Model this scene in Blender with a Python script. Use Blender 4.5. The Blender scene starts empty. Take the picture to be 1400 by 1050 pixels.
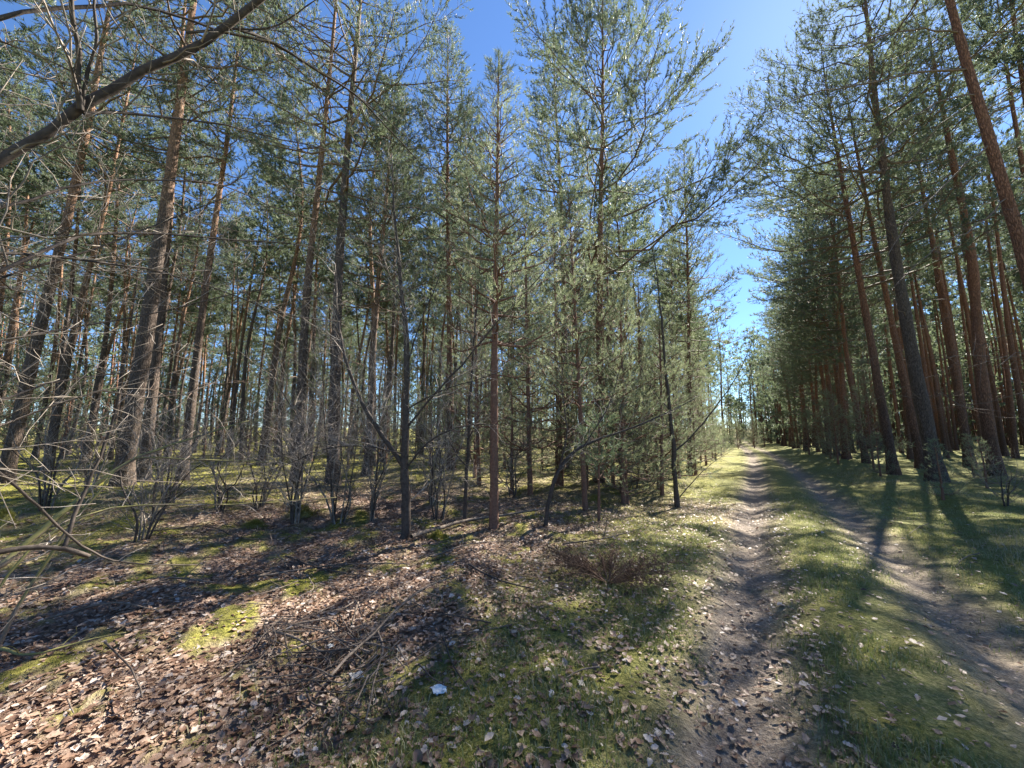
import bpy, math, random
import numpy as np
from mathutils import Vector

sc = bpy.context.scene
rad = math.radians
# ------------------------------------------------------------------ camera, sky, sun, exposure
PITCH = rad(7.8); EYE = 1.6; FPX = 525.0            # focal length in pixels of a 1400 px wide picture
cam_d = bpy.data.cameras.new('camera'); cam = bpy.data.objects.new('camera', cam_d)
sc.collection.objects.link(cam); sc.camera = cam
cam.location = (0, 0, EYE); cam.rotation_euler = (math.pi/2 + PITCH, 0, 0)
cam_d.sensor_width = 36; cam_d.lens = 36*FPX/1400; cam_d.clip_start = 0.05; cam_d.clip_end = 3000

SUN_AZ, SUN_EL = rad(43.8), rad(43.8)               # azimuth from +Y towards +X
world = bpy.data.worlds.new('World'); sc.world = world; world.use_nodes = True
wn = world.node_tree.nodes; wl = world.node_tree.links
bg = wn['Background']; sky = wn.new('ShaderNodeTexSky')
sky.sky_type = 'NISHITA'; sky.sun_disc = False
sky.sun_elevation = SUN_EL; sky.sun_rotation = SUN_AZ
sky.air_density = 1.0; sky.dust_density = 0.12; sky.ozone_density = 10.0; sky.altitude = 100
wl.new(sky.outputs[0], bg.inputs[0]); bg.inputs[1].default_value = 0.051
sun_d = bpy.data.lights.new('sun', 'SUN'); sun = bpy.data.objects.new('sun', sun_d); sc.collection.objects.link(sun)
sun_d.energy = 5.0; sun_d.angle = rad(0.53); sun_d.color = (1.0, 0.94, 0.83)
sdir = Vector((math.sin(SUN_AZ)*math.cos(SUN_EL), math.cos(SUN_AZ)*math.cos(SUN_EL), math.sin(SUN_EL)))
sun.rotation_euler = sdir.to_track_quat('Z', 'Y').to_euler(); sun.location = sdir*60
sc.view_settings.view_transform = 'Standard'; sc.view_settings.look = 'None'
sc.view_settings.gamma = 1.0; sc.view_settings.use_curve_mapping = False
sc.view_settings.exposure = 2.25
sc.render.engine = 'CYCLES'
sc.cycles.max_bounces = 6; sc.cycles.diffuse_bounces = 4; sc.cycles.glossy_bounces = 2; sc.cycles.transmission_bounces = 4
sc.cycles.caustics_reflective = False; sc.cycles.caustics_refractive = False

# ------------------------------------------------------------------ small helpers
COL = sc.collection
def ray(px, py):
    x = (px-700)/FPX; y = (525-py)/FPX
    return x, math.cos(PITCH)-math.sin(PITCH)*y, math.cos(PITCH)*y+math.sin(PITCH)
def at(px, py, fwd):                                 # the place seen there, fwd metres ahead of the camera
    x, f, u = ray(px, py); t = fwd/f
    return np.array([x*t, fwd, EYE+u*t])
def at_r(px, py, r):                                 # the place seen there, r metres away
    x, f, u = ray(px, py); t = r/math.sqrt(x*x+f*f+u*u)
    return np.array([x*t, f*t, EYE+u*t])

def _h(i, j, s):
    n = (i*374761393 + j*668265263 + s*2147483647) & 0xffffffff
    n = ((n ^ (n >> 13))*1274126177) & 0xffffffff
    return ((n ^ (n >> 16)) & 0xffff)/65535.0
def vnoise(x, y, s=0):
    x = np.asarray(x, float); y = np.asarray(y, float)
    xi = np.floor(x).astype(np.int64); yi = np.floor(y).astype(np.int64)
    fx = x-xi; fy = y-yi; fx = fx*fx*(3-2*fx); fy = fy*fy*(3-2*fy)
    return (_h(xi, yi, s)*(1-fx)+_h(xi+1, yi, s)*fx)*(1-fy)+(_h(xi, yi+1, s)*(1-fx)+_h(xi+1, yi+1, s)*fx)*fy
def fbm(x, y, s=0, o=4):
    r = 0; a = .5; t = 0
    for k in range(o):
        r = r+a*vnoise(x*2**k+17.3*k, y*2**k-9.1*k, s+k); t += a; a *= .5
    return r/t
def sstep(a, b, x):
    t = np.clip((np.asarray(x, float)-a)/(b-a), 0, 1); return t*t*(3-2*t)
AX = (math.sin(rad(32.5)), math.cos(rad(32.5)))
def su(x, y):                                        # along and across the track
    return x*AX[0]+y*AX[1], x*AX[1]-y*AX[0]
def sux(s, u): return s*AX[0]+u*AX[1], s*AX[1]-u*AX[0]
def bend(s): return -0.0007*np.clip(np.asarray(s, float)-14, 0, 80)**2   # the track drifts left far off
def terr(x, y):
    x = np.asarray(x, float); y = np.asarray(y, float)
    s, u = su(x, y); u = u-bend(s)
    r = np.hypot(x, y)
    z = 0.42*sstep(-2.5, -12, u) + 0.16*sstep(2.2, 4.0, u) + .25*sstep(6, 22, u)
    z = z - .10*np.exp(-((u+.25)/.34)**2) - .10*np.exp(-((u-1.42)/.34)**2) + .04*np.exp(-((u-.6)/.5)**2)
    off = sstep(.6, 2.0, np.abs(u-.6))
    z = z + off*(.30*(fbm(x*.35, y*.35, 3, 3)-.5) + .16*(fbm(x*1.3, y*1.3, 5, 3)-.5)) + .035*(fbm(x*4, y*4, 8, 3)-.5)
    z = z + sstep(55, 200, r)*5.0
    return z
def gp(px, py):                                      # ground seen at a pixel
    x, f, u = ray(px, py); t = 1.0
    lo, hi = .5, 200
    for k in range(900):
        t = .8*1.008**k
        if EYE+u*t <= float(terr(x*t, f*t)): break
    return np.array([x*t, f*t, float(terr(x*t, f*t))])
def ground(x, y): return np.array([x, y, float(terr(x, y))])

class MB:
    """collects triangles and quads, links them as one mesh"""
    def __init__(s): s.v = []; s.t = []; s.q = []; s.n = 0
    def add(s, v, t=None, q=None):
        v = np.asarray(v, np.float32).reshape(-1, 3)
        if t is not None and len(t): s.t.append(np.asarray(t, np.int64).reshape(-1, 3)+s.n)
        if q is not None and len(q): s.q.append(np.asarray(q, np.int64).reshape(-1, 4)+s.n)
        s.v.append(v); s.n += len(v)
    def mesh(s, name, mat, smooth=True):
        me = bpy.data.meshes.new(name)
        v = np.concatenate(s.v) if s.v else np.zeros((0, 3), np.float32)
        t = np.concatenate(s.t) if s.t else np.zeros((0, 3), np.int64)
        q = np.concatenate(s.q) if s.q else np.zeros((0, 4), np.int64)
        me.vertices.add(len(v)); me.vertices.foreach_set('co', v.ravel())
        nl = t.size+q.size
        me.loops.add(nl); me.loops.foreach_set('vertex_index', np.concatenate([t.ravel(), q.ravel()]).astype(np.int32))
        st = np.concatenate([np.arange(len(t))*3, t.size+np.arange(len(q))*4]).astype(np.int32)
        me.polygons.add(len(st)); me.polygons.foreach_set('loop_start', st)
        if smooth: me.polygons.foreach_set('use_smooth', np.ones(len(st), bool))
        me.update(calc_edges=True); me.materials.append(mat)
        return me
    def build(s, name, mat, parent=None, smooth=True):
        return link(name, s.mesh(name, mat, smooth), parent)
def link(name, me, parent=None):
    o = bpy.data.objects.new(name, me); COL.objects.link(o)
    if parent is not None: o.parent = parent
    return o
def tag(o, label=None, cat=None, group=None, kind=None):
    if label: o['label'] = label
    if cat: o['category'] = cat
    if group: o['group'] = group
    if kind: o['kind'] = kind
    return o
def empty(name, loc, label, cat, group=None):
    o = bpy.data.objects.new(name, None); COL.objects.link(o); o.location = [float(a) for a in loc]
    o.empty_display_size = .2
    return tag(o, label, cat, group)

def nrm(a):
    return a/np.maximum(np.linalg.norm(a, axis=-1, keepdims=True), 1e-9)
class Tubes:
    """many tapered tubes; lines are gathered by point count and swept in batches"""
    def __init__(s): s.g = {}
    def add(s, P, R, sides=4):
        P = np.asarray(P, float); R = np.broadcast_to(np.asarray(R, float), (len(P),))
        s.g.setdefault((len(P), sides), []).append((P, R))
    def into(s, mb):
        for (n, k), L in s.g.items():
            P = np.stack([a for a, _ in L]); R = np.stack([b for _, b in L]); B = len(L)
            T = nrm(np.gradient(P, axis=1))
            ch = nrm(P[:, -1]-P[:, 0])
            ref = np.where(np.abs(ch[:, 2:3]) > .8, np.array([[1., .13, 0]]), np.array([[.1, .05, 1.]]))
            S = nrm(np.cross(T, ref[:, None, :])); U = np.cross(S, T)
            a = np.arange(k)*2*np.pi/k
            V = P[:, :, None]+R[:, :, None, None]*(np.cos(a)[:, None]*S[:, :, None]+np.sin(a)[:, None]*U[:, :, None])
            idx = np.arange(n*k).reshape(n, k)
            q = np.stack([idx[:-1], np.roll(idx[:-1], -1, 1), np.roll(idx[1:], -1, 1), idx[1:]], -1).reshape(-1, 4)
            Q = (q[None]+(np.arange(B)*n*k)[:, None, None]).reshape(-1, 4)
            tt = [[(n-1)*k, (n-1)*k+j, (n-1)*k+j+1] for j in range(1, k-1)]
            Tt = (np.array(tt)[None]+(np.arange(B)*n*k)[:, None, None]).reshape(-1, 3)
            mb.add(V.reshape(-1, 3), Tt, Q)
        return mb
    def build(s, name, mat, parent=None): return s.into(MB()).build(name, mat, parent)
    def mesh(s, name, mat): return s.into(MB()).mesh(name, mat)

def resample(P, n):
    """a smooth line of n points through the control points"""
    P = np.asarray(P, float)
    if len(P) < 3:
        t = np.linspace(0, 1, n)[:, None]; return P[0]*(1-t)+P[-1]*t
    d = np.concatenate([[0], np.cumsum(np.linalg.norm(np.diff(P, axis=0), axis=1))])
    m = np.gradient(P, d, axis=0)
    x = np.linspace(0, d[-1], n); i = np.clip(np.searchsorted(d, x)-1, 0, len(P)-2)
    h = (d[i+1]-d[i])[:, None]; t = ((x-d[i])[:, None])/h
    return (2*t**3-3*t**2+1)*P[i]+(t**3-2*t**2+t)*h*m[i]+(-2*t**3+3*t**2)*P[i+1]+(t**3-t**2)*h*m[i+1]

# ------------------------------------------------------------------ materials
def mat_new(name):
    m = bpy.data.materials.new(name); m.use_nodes = True
    nt = m.node_tree
    return m, nt, nt.nodes, nt.links, nt.nodes['Principled BSDF']
def ramp(N, stops):
    r = N.new('ShaderNodeValToRGB'); e = r.color_ramp.elements
    while len(e) < len(stops): e.new(.5)
    for k, (p, c) in enumerate(stops): e[k].position = p; e[k].color = (*c, 1)
    return r
def mixc(N, L, fac, a, b, mode='MIX'):
    m = N.new('ShaderNodeMix'); m.data_type = 'RGBA'; m.blend_type = mode
    for sock, v in ((m.inputs[0], fac), (m.inputs[6], a), (m.inputs[7], b)):
        if isinstance(v, (int, float)): sock.default_value = v
        elif isinstance(v, tuple): sock.default_value = (*v, 1)
        else: L.new(v, sock)
    return m.outputs[2]
def noise(N, L, vec, scale, detail=4, rough=.55):
    n = N.new('ShaderNodeTexNoise'); n.inputs['Scale'].default_value = scale
    n.inputs['Detail'].default_value = detail; n.inputs['Roughness'].default_value = rough
    if vec is not None: L.new(vec, n.inputs['Vector'])
    return n

def needle_mat(name, dark, light, trans, tw=.3):
    m, nt, N, L, b = mat_new(name)
    g = N.new('ShaderNodeNewGeometry'); oi = N.new('ShaderNodeObjectInfo')
    r = ramp(N, [(0, dark), (1, light)]); L.new(g.outputs['Random Per Island'], r.inputs[0])
    h = N.new('ShaderNodeHueSaturation'); L.new(r.outputs[0], h.inputs['Color'])
    mr = N.new('ShaderNodeMapRange'); L.new(oi.outputs['Random'], mr.inputs[0])
    mr.inputs[3].default_value = .8; mr.inputs[4].default_value = 1.25; L.new(mr.outputs[0], h.inputs['Value'])
    mr2 = N.new('ShaderNodeMapRange'); L.new(oi.outputs['Random'], mr2.inputs[0])
    mr2.inputs[3].default_value = .49; mr2.inputs[4].default_value = .515; L.new(mr2.outputs[0], h.inputs['Hue'])
    L.new(h.outputs[0], b.inputs['Base Color']); b.inputs['Roughness'].default_value = .58
    b.inputs['Specular IOR Level'].default_value = .42
    t = N.new('ShaderNodeBsdfTranslucent'); t.inputs[0].default_value = (*trans, 1)
    mx = N.new('ShaderNodeMixShader'); mx.inputs[0].default_value = tw
    L.new(b.outputs[0], mx.inputs[1]); L.new(t.outputs[0], mx.inputs[2])
    L.new(mx.outputs[0], N['Material Output'].inputs[0])
    return m
M_NEEDLE = needle_mat('pine_needles', (.046, .068, .046), (.120, .148, .104), (.20, .25, .135), .34)
M_NEEDLE_Y = needle_mat('young_pine_needles', (.078, .103, .064), (.158, .185, .116), (.27, .31, .17), .40)
M_NEEDLE_S = needle_mat('blue_green_needles', (.060, .092, .060), (.12, .165, .105), (.20, .26, .12))

def pine_bark(name, low, high, a, c, orange_lift=1.0):
    m, nt, N, L, b = mat_new(name)
    tc = N.new('ShaderNodeTexCoord'); sp = N.new('ShaderNodeSeparateXYZ'); L.new(tc.outputs['Generated'], sp.inputs[0])
    mp = N.new('ShaderNodeMapping'); L.new(tc.outputs['Object'], mp.inputs[0]); mp.inputs['Scale'].default_value = (1, 1, .22)
    oi = N.new('ShaderNodeObjectInfo')
    n1 = noise(N, L, tc.outputs['Object'], 1.1, 3)
    ma = N.new('ShaderNodeMath'); ma.operation = 'MULTIPLY_ADD'; L.new(n1.outputs[0], ma.inputs[0])
    ma.inputs[1].default_value = .28; L.new(sp.outputs[2], ma.inputs[2])
    mb = N.new('ShaderNodeMath'); mb.operation = 'MULTIPLY_ADD'; L.new(oi.outputs['Random'], mb.inputs[0])
    mb.inputs[1].default_value = .16; L.new(ma.outputs[0], mb.inputs[2])
    r = ramp(N, [(a, low), (c, high)]); L.new(mb.outputs[0], r.inputs[0])
    vo = N.new('ShaderNodeTexVoronoi'); vo.feature = 'DISTANCE_TO_EDGE'; vo.inputs['Scale'].default_value = 34
    nw = noise(N, L, mp.outputs[0], 14, 3)
    va = N.new('ShaderNodeVectorMath'); va.operation = 'MULTIPLY_ADD'; L.new(nw.outputs['Color'], va.inputs[0])
    va.inputs[1].default_value = (.09, .09, .09); L.new(mp.outputs[0], va.inputs[2]); L.new(va.outputs[0], vo.inputs['Vector'])
    fr = ramp(N, [(0, (.34, .32, .31)), (.12, (.72, .7, .68)), (.40, (1.08, 1.08, 1.08))]); L.new(vo.outputs[0], fr.inputs[0])
    n2 = noise(N, L, mp.outputs[0], 45, 4)
    r2 = ramp(N, [(.3, (.65, .65, .66)), (.7, (1.25, 1.22, 1.2))]); L.new(n2.outputs[0], r2.inputs[0])
    c1 = mixc(N, L, 1.0, r.outputs[0], fr.outputs[0], 'MULTIPLY'); c2 = mixc(N, L, 1.0, c1, r2.outputs[0], 'MULTIPLY')
    L.new(c2, b.inputs['Base Color']); b.inputs['Roughness'].default_value = .85
    b.inputs['Specular IOR Level'].default_value = .25
    bu = N.new('ShaderNodeBump'); bu.inputs['Strength'].default_value = .8; bu.inputs['Distance'].default_value = .02
    mm = N.new('ShaderNodeMath'); mm.operation = 'MULTIPLY_ADD'; L.new(n2.outputs[0], mm.inputs[0]); mm.inputs[1].default_value = .35
    L.new(fr.outputs[0], mm.inputs[2]); L.new(mm.outputs[0], bu.inputs['Height']); L.new(bu.outputs[0], b.inputs['Normal'])
    return m
M_BARK = pine_bark('pine_bark', (.150, .115, .094), (.38, .225, .14), .48, .82)
M_BARK_RED = pine_bark('red_pine_bark', (.130, .086, .068), (.31, .155, .098), .26, .60)
M_BARK_GREY = pine_bark('grey_pine_bark', (.135, .105, .090), (.26, .16, .105), .58, 1.0)

def wood_mat(name, a, c, scale=30, moss=None):
    m, nt, N, L, b = mat_new(name)
    tc = N.new('ShaderNodeTexCoord'); n = noise(N, L, tc.outputs['Object'], scale, 4)
    r = ramp(N, [(.3, a), (.7, c)]); L.new(n.outputs[0], r.inputs[0]); col = r.outputs[0]
    if moss:
        n3 = noise(N, L, tc.outputs['Object'], 6, 4); g = N.new('ShaderNodeNewGeometry'); s3 = N.new('ShaderNodeSeparateXYZ')
        L.new(g.outputs['Normal'], s3.inputs[0])
        ad = N.new('ShaderNodeMath'); ad.operation = 'MULTIPLY_ADD'; L.new(s3.outputs[2], ad.inputs[0]); ad.inputs[1].default_value = .2; L.new(n3.outputs[0], ad.inputs[2])
        rr = ramp(N, [(.46, (0, 0, 0)), (.60, (1, 1, 1))]); L.new(ad.outputs[0], rr.inputs[0])
        col = mixc(N, L, rr.outputs[0], col, moss)
    L.new(col, b.inputs['Base Color']); b.inputs['Roughness'].default_value = .75; b.inputs['Specular IOR Level'].default_value = .18
    bu = N.new('ShaderNodeBump'); bu.inputs['Strength'].default_value = .4; bu.inputs['Distance'].default_value = .006
    L.new(n.outputs[0], bu.inputs['Height']); L.new(bu.outputs[0], b.inputs['Normal'])
    return m
M_LIMB = wood_mat('pine_limb_bark', (.10, .072, .056), (.20, .14, .105), 22)
M_TWIG = wood_mat('bare_twig_bark', (.16, .125, .10), (.46, .40, .34), 9)
M_TWIG2 = wood_mat('dark_twig_bark', (.055, .042, .034), (.34, .29, .24), 7)
M_DARKB = wood_mat('dark_bare_bark', (.040, .030, .025), (.095, .075, .062), 25)
M_MOSSB = wood_mat('mossy_branch_bark', (.09, .07, .055), (.20, .165, .13), 22, (.19, .175, .065))
M_RED = wood_mat('reddish_young_bark', (.115, .060, .042), (.215, .118, .080), 28)
M_DEADWOOD = wood_mat('dead_wood', (.085, .064, .05), (.22, .175, .14), 18)
M_BROWN = wood_mat('brown_dead_sprays', (.11, .062, .038), (.20, .12, .075), 40)

def leaf_mat():
    m, nt, N, L, b = mat_new('dry_leaf')
    g = N.new('ShaderNodeNewGeometry')
    r = ramp(N, [(0, (.08, .044, .030)), (.25, (.19, .112, .075)), (.6, (.32, .215, .155)), (.88, (.41, .315, .25)), (1, (.54, .48, .44))])
    oi = N.new('ShaderNodeObjectInfo')
    ad = N.new('ShaderNodeMath'); ad.operation = 'ADD'; L.new(g.outputs['Random Per Island'], ad.inputs[0]); L.new(oi.outputs['Random'], ad.inputs[1])
    fr = N.new('ShaderNodeMath'); fr.operation = 'FRACT'; L.new(ad.outputs[0], fr.inputs[0]); L.new(fr.outputs[0], r.inputs[0])
    n = noise(N, L, N.new('ShaderNodeTexCoord').outputs['Object'], 60, 3)
    r2 = ramp(N, [(.3, (.72, .70, .68)), (.7, (1.1, 1.1, 1.1))]); L.new(n.outputs[0], r2.inputs[0])
    c = mixc(N, L, 1.0, r.outputs[0], r2.outputs[0], 'MULTIPLY'); L.new(c, b.inputs['Base Color'])
    b.inputs['Roughness'].default_value = .5; b.inputs['Specular IOR Level'].default_value = .45
    t = N.new('ShaderNodeBsdfTranslucent'); L.new(c, t.inputs[0])
    mx = N.new('ShaderNodeMixShader'); mx.inputs[0].default_value = .25
    L.new(b.outputs[0], mx.inputs[1]); L.new(t.outputs[0], mx.inputs[2]); L.new(mx.outputs[0], N['Material Output'].inputs[0])
    return m
M_LEAF = leaf_mat()
def blade_mat(name, stops, trans):
    m, nt, N, L, b = mat_new(name)
    g = N.new('ShaderNodeNewGeometry'); r = ramp(N, stops); L.new(g.outputs['Random Per Island'], r.inputs[0])
    L.new(r.outputs[0], b.inputs['Base Color']); b.inputs['Roughness'].default_value = .55
    t = N.new('ShaderNodeBsdfTranslucent'); t.inputs[0].default_value = (*trans, 1)
    mx = N.new('ShaderNodeMixShader'); mx.inputs[0].default_value = .35
    L.new(b.outputs[0], mx.inputs[1]); L.new(t.outputs[0], mx.inputs[2]); L.new(mx.outputs[0], N['Material Output'].inputs[0])
    return m
M_MOSS = blade_mat('moss', [(0, (.10, .105, .02)), (.6, (.20, .195, .038)), (1, (.32, .29, .08))], (.30, .29, .05))
M_GRASS = blade_mat('grass', [(0, (.07, .105, .025)), (.5, (.13, .17, .045)), (.75, (.30, .27, .14)), (1, (.42, .37, .24))], (.22, .26, .06))
M_STRAW = blade_mat('dry_grass', [(0, (.20, .17, .09)), (.5, (.33, .28, .17)), (1, (.45, .39, .27))], (.35, .30, .15))

# ------------------------------------------------------------------ ground
def zones(x, y):
    """weights: bare track soil, moss, leaf litter, grass"""
    s, u = su(x, y); u = u-bend(s)
    r = np.hypot(x, y)
    n1 = fbm(x*.9, y*.9, 21, 4); n2 = fbm(x*2.6, y*2.6, 31, 3); n3 = fbm(x*.28, y*.28, 41, 3); n4 = fbm(x*5, y*5, 51, 3)
    dirt = np.exp(-((u+.22+.2*(n1-.5))/.36)**2)+.8*np.exp(-((u-1.42+.2*(n1-.5))/.36)**2)
    dirt = np.clip(dirt*(.45+.8*n2+.6*n4), 0, 1)
    edge = sstep(-3.2, -1.0, u+1.2*(n1-.5))                     # 1 on the track side
    cen = np.exp(-((x+1.2)/4.2)**2-((y-5.6)/4.8)**2)
    litter = np.clip(1.5*cen+.30*(n3-.3)+.6*np.exp(-((x+1.5)/3)**2-((y-2)/2.5)**2), 0, 1)*(1-edge)
    litter = litter*sstep(.66, .44, n1*.28+n2*.32+n4*.40)
    moss = sstep(.45, .58, n1*.28+n2*.32+n4*.40+.09*sstep(3, 9, -x)-.03*cen)*(1-.45*edge)
    litter = np.maximum(litter, .85*np.exp(-((x-4.2)/1.3)**2-((y-9)/1.1)**2))
    grass = np.clip(edge*(1-dirt)+.35*(1-edge)*sstep(7, 14, r), 0, 1)
    return dirt, moss, litter, grass
def make_ground():
    na, nr = 600, 240
    # finer rings of angle in the wedge before the camera, still a whole disc
    a = np.linspace(0, 2*np.pi, na, endpoint=False); a = a+.55*np.sin(a)
    a = np.pi/2-a+np.pi
    r = .25*(520/.25)**(np.linspace(0, 1, nr)**1.0)
    R, A = np.meshgrid(r, a, indexing='ij')
    X = (R*np.cos(A)).ravel(); Y = (R*np.sin(A)).ravel()
    Z = terr(X, Y)
    d, m, l, g = zones(X, Y)
    near = sstep(14, 4, R.ravel())
    Z = Z+.055*m*near*fbm(X*9, Y*9, 61, 2)
    mb = MB(); idx = np.arange(nr*na).reshape(nr, na)
    q = np.stack([idx[:-1], idx[1:], np.roll(idx[1:], -1, 1), np.roll(idx[:-1], -1, 1)], -1).reshape(-1, 4)
    V = np.stack([X, Y, Z], 1); c = len(V); V = np.vstack([V, [[0, 0, float(terr(0, 0))]]])
    mb.add(V, np.stack([np.full(na, c), idx[0], np.roll(idx[0], -1)], 1), q)
    mt, nt, N, L, b = mat_new('forest_soil')
    at_ = N.new('ShaderNodeAttribute'); at_.attribute_name = 'zone'; sp = N.new('ShaderNodeSeparateColor'); L.new(at_.outputs['Color'], sp.inputs[0])
    tc = N.new('ShaderNodeTexCoord'); O = tc.outputs['Object']
    nf = noise(N, L, O, 38, 5, .65); nm = noise(N, L, O, 7, 5, .6)
    vo = N.new('ShaderNodeTexVoronoi'); vo.inputs['Scale'].default_value = 15; L.new(O, vo.inputs['Vector'])
    rl = ramp(N, [(0, (.10, .062, .046)), (.35, (.22, .15, .118)), (.7, (.32, .235, .19)), (1, (.44, .36, .31))]); L.new(vo.outputs['Color'], rl.inputs[0])
    rg = ramp(N, [(.25, (.075, .088, .028)), (.5, (.165, .172, .056)), (.72, (.32, .28, .13))]); L.new(nf.outputs[0], rg.inputs[0])
    rm = ramp(N, [(.25, (.085, .09, .018)), (.55, (.20, .19, .038)), (.8, (.33, .29, .085))]); L.new(nf.outputs[0], rm.inputs[0])
    rd = ramp(N, [(.25, (.125, .098, .078)), (.5, (.235, .192, .155)), (.75, (.37, .315, .26))]); L.new(nf.outputs[0], rd.inputs[0])
    # free ground between: needle litter and dry grass
    rb = ramp(N, [(.25, (.11, .085, .05)), (.5, (.23, .19, .10)), (.75, (.36, .31, .18))]); L.new(nf.outputs[0], rb.inputs[0])
    c = mixc(N, L, at_.outputs['Alpha'], rb.outputs[0], rg.outputs[0])
    c = mixc(N, L, sp.outputs[1], c, rm.outputs[0])
    c = mixc(N, L, sp.outputs[2], c, rl.outputs[0])
    c = mixc(N, L, sp.outputs[0], c, rd.outputs[0])
    rv = ramp(N, [(.3, (.72, .72, .72)), (.7, (1.18, 1.17, 1.15))]); L.new(nm.outputs[0], rv.inputs[0])
    c = mixc(N, L, 1.0, c, rv.outputs[0], 'MULTIPLY')
    L.new(c, b.inputs['Base Color']); b.inputs['Roughness'].default_value = .95; b.inputs['Specular IOR Level'].default_value = .15
    bu = N.new('ShaderNodeBump'); bu.inputs['Strength'].default_value = .9; bu.inputs['Distance'].default_value = .05
    ad = N.new('ShaderNodeMath'); ad.operation = 'MULTIPLY_ADD'; L.new(vo.outputs['Distance'], ad.inputs[0]); ad.inputs[1].default_value = .5; L.new(nf.outputs[0], ad.inputs[2])
    L.new(ad.outputs[0], bu.inputs['Height']); L.new(bu.outputs[0], b.inputs['Normal'])
    o = mb.build('forest_floor', mt)
    ca = o.data.color_attributes.new('zone', 'FLOAT_COLOR', 'POINT')
    D = np.stack([d, m, l, g], 1); D = np.vstack([D, D[:1]]).astype(np.float32)
    ca.data.foreach_set('color', D.ravel())
    tag(o, kind='structure')
    return o
FLOOR = make_ground()

# ------------------------------------------------------------------ pine builder
def perp(d, rng):
    v = rng.normal(size=3); v -= d*np.dot(v, d); return v/max(np.linalg.norm(v), 1e-6)
def rot(v, k, a):
    return v*math.cos(a)+np.cross(k, v)*math.sin(a)+k*np.dot(k, v)*(1-math.cos(a))
def needles(mb, P, D, Ls, k, nl, nw, rng):
    """k needles round each shoot (P start, D direction, Ls length)"""
    n = len(P)
    if n == 0: return
    s = rng.random((n, k))**.8
    ph = rng.random((n, k))*2*np.pi
    ref = np.where(np.abs(D[:, 2:3]) > .8, np.array([[1., 0, 0]]), np.array([[0, 0, 1.]]))
    A = nrm(np.cross(D, ref)); B = np.cross(D, A)
    an = rng.uniform(.45, 1.05, (n, k))*(1.12-.55*s)
    rd = np.cos(ph)[..., None]*A[:, None]+np.sin(ph)[..., None]*B[:, None]
    nd = D[:, None]*np.cos(an)[..., None]+rd*np.sin(an)[..., None]
    base = P[:, None]+D[:, None]*(s*Ls[:, None])[..., None]
    sd = nrm(np.cross(nd, rng.normal(size=(n, k, 3))))
    ln = nl*rng.uniform(.75, 1.2, (n, k))[..., None]
    V = np.stack([base-sd*nw/2, base+sd*nw/2, base+nd*ln], 2).reshape(-1, 3)
    mb.add(V, np.arange(len(V)).reshape(-1, 3))

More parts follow.
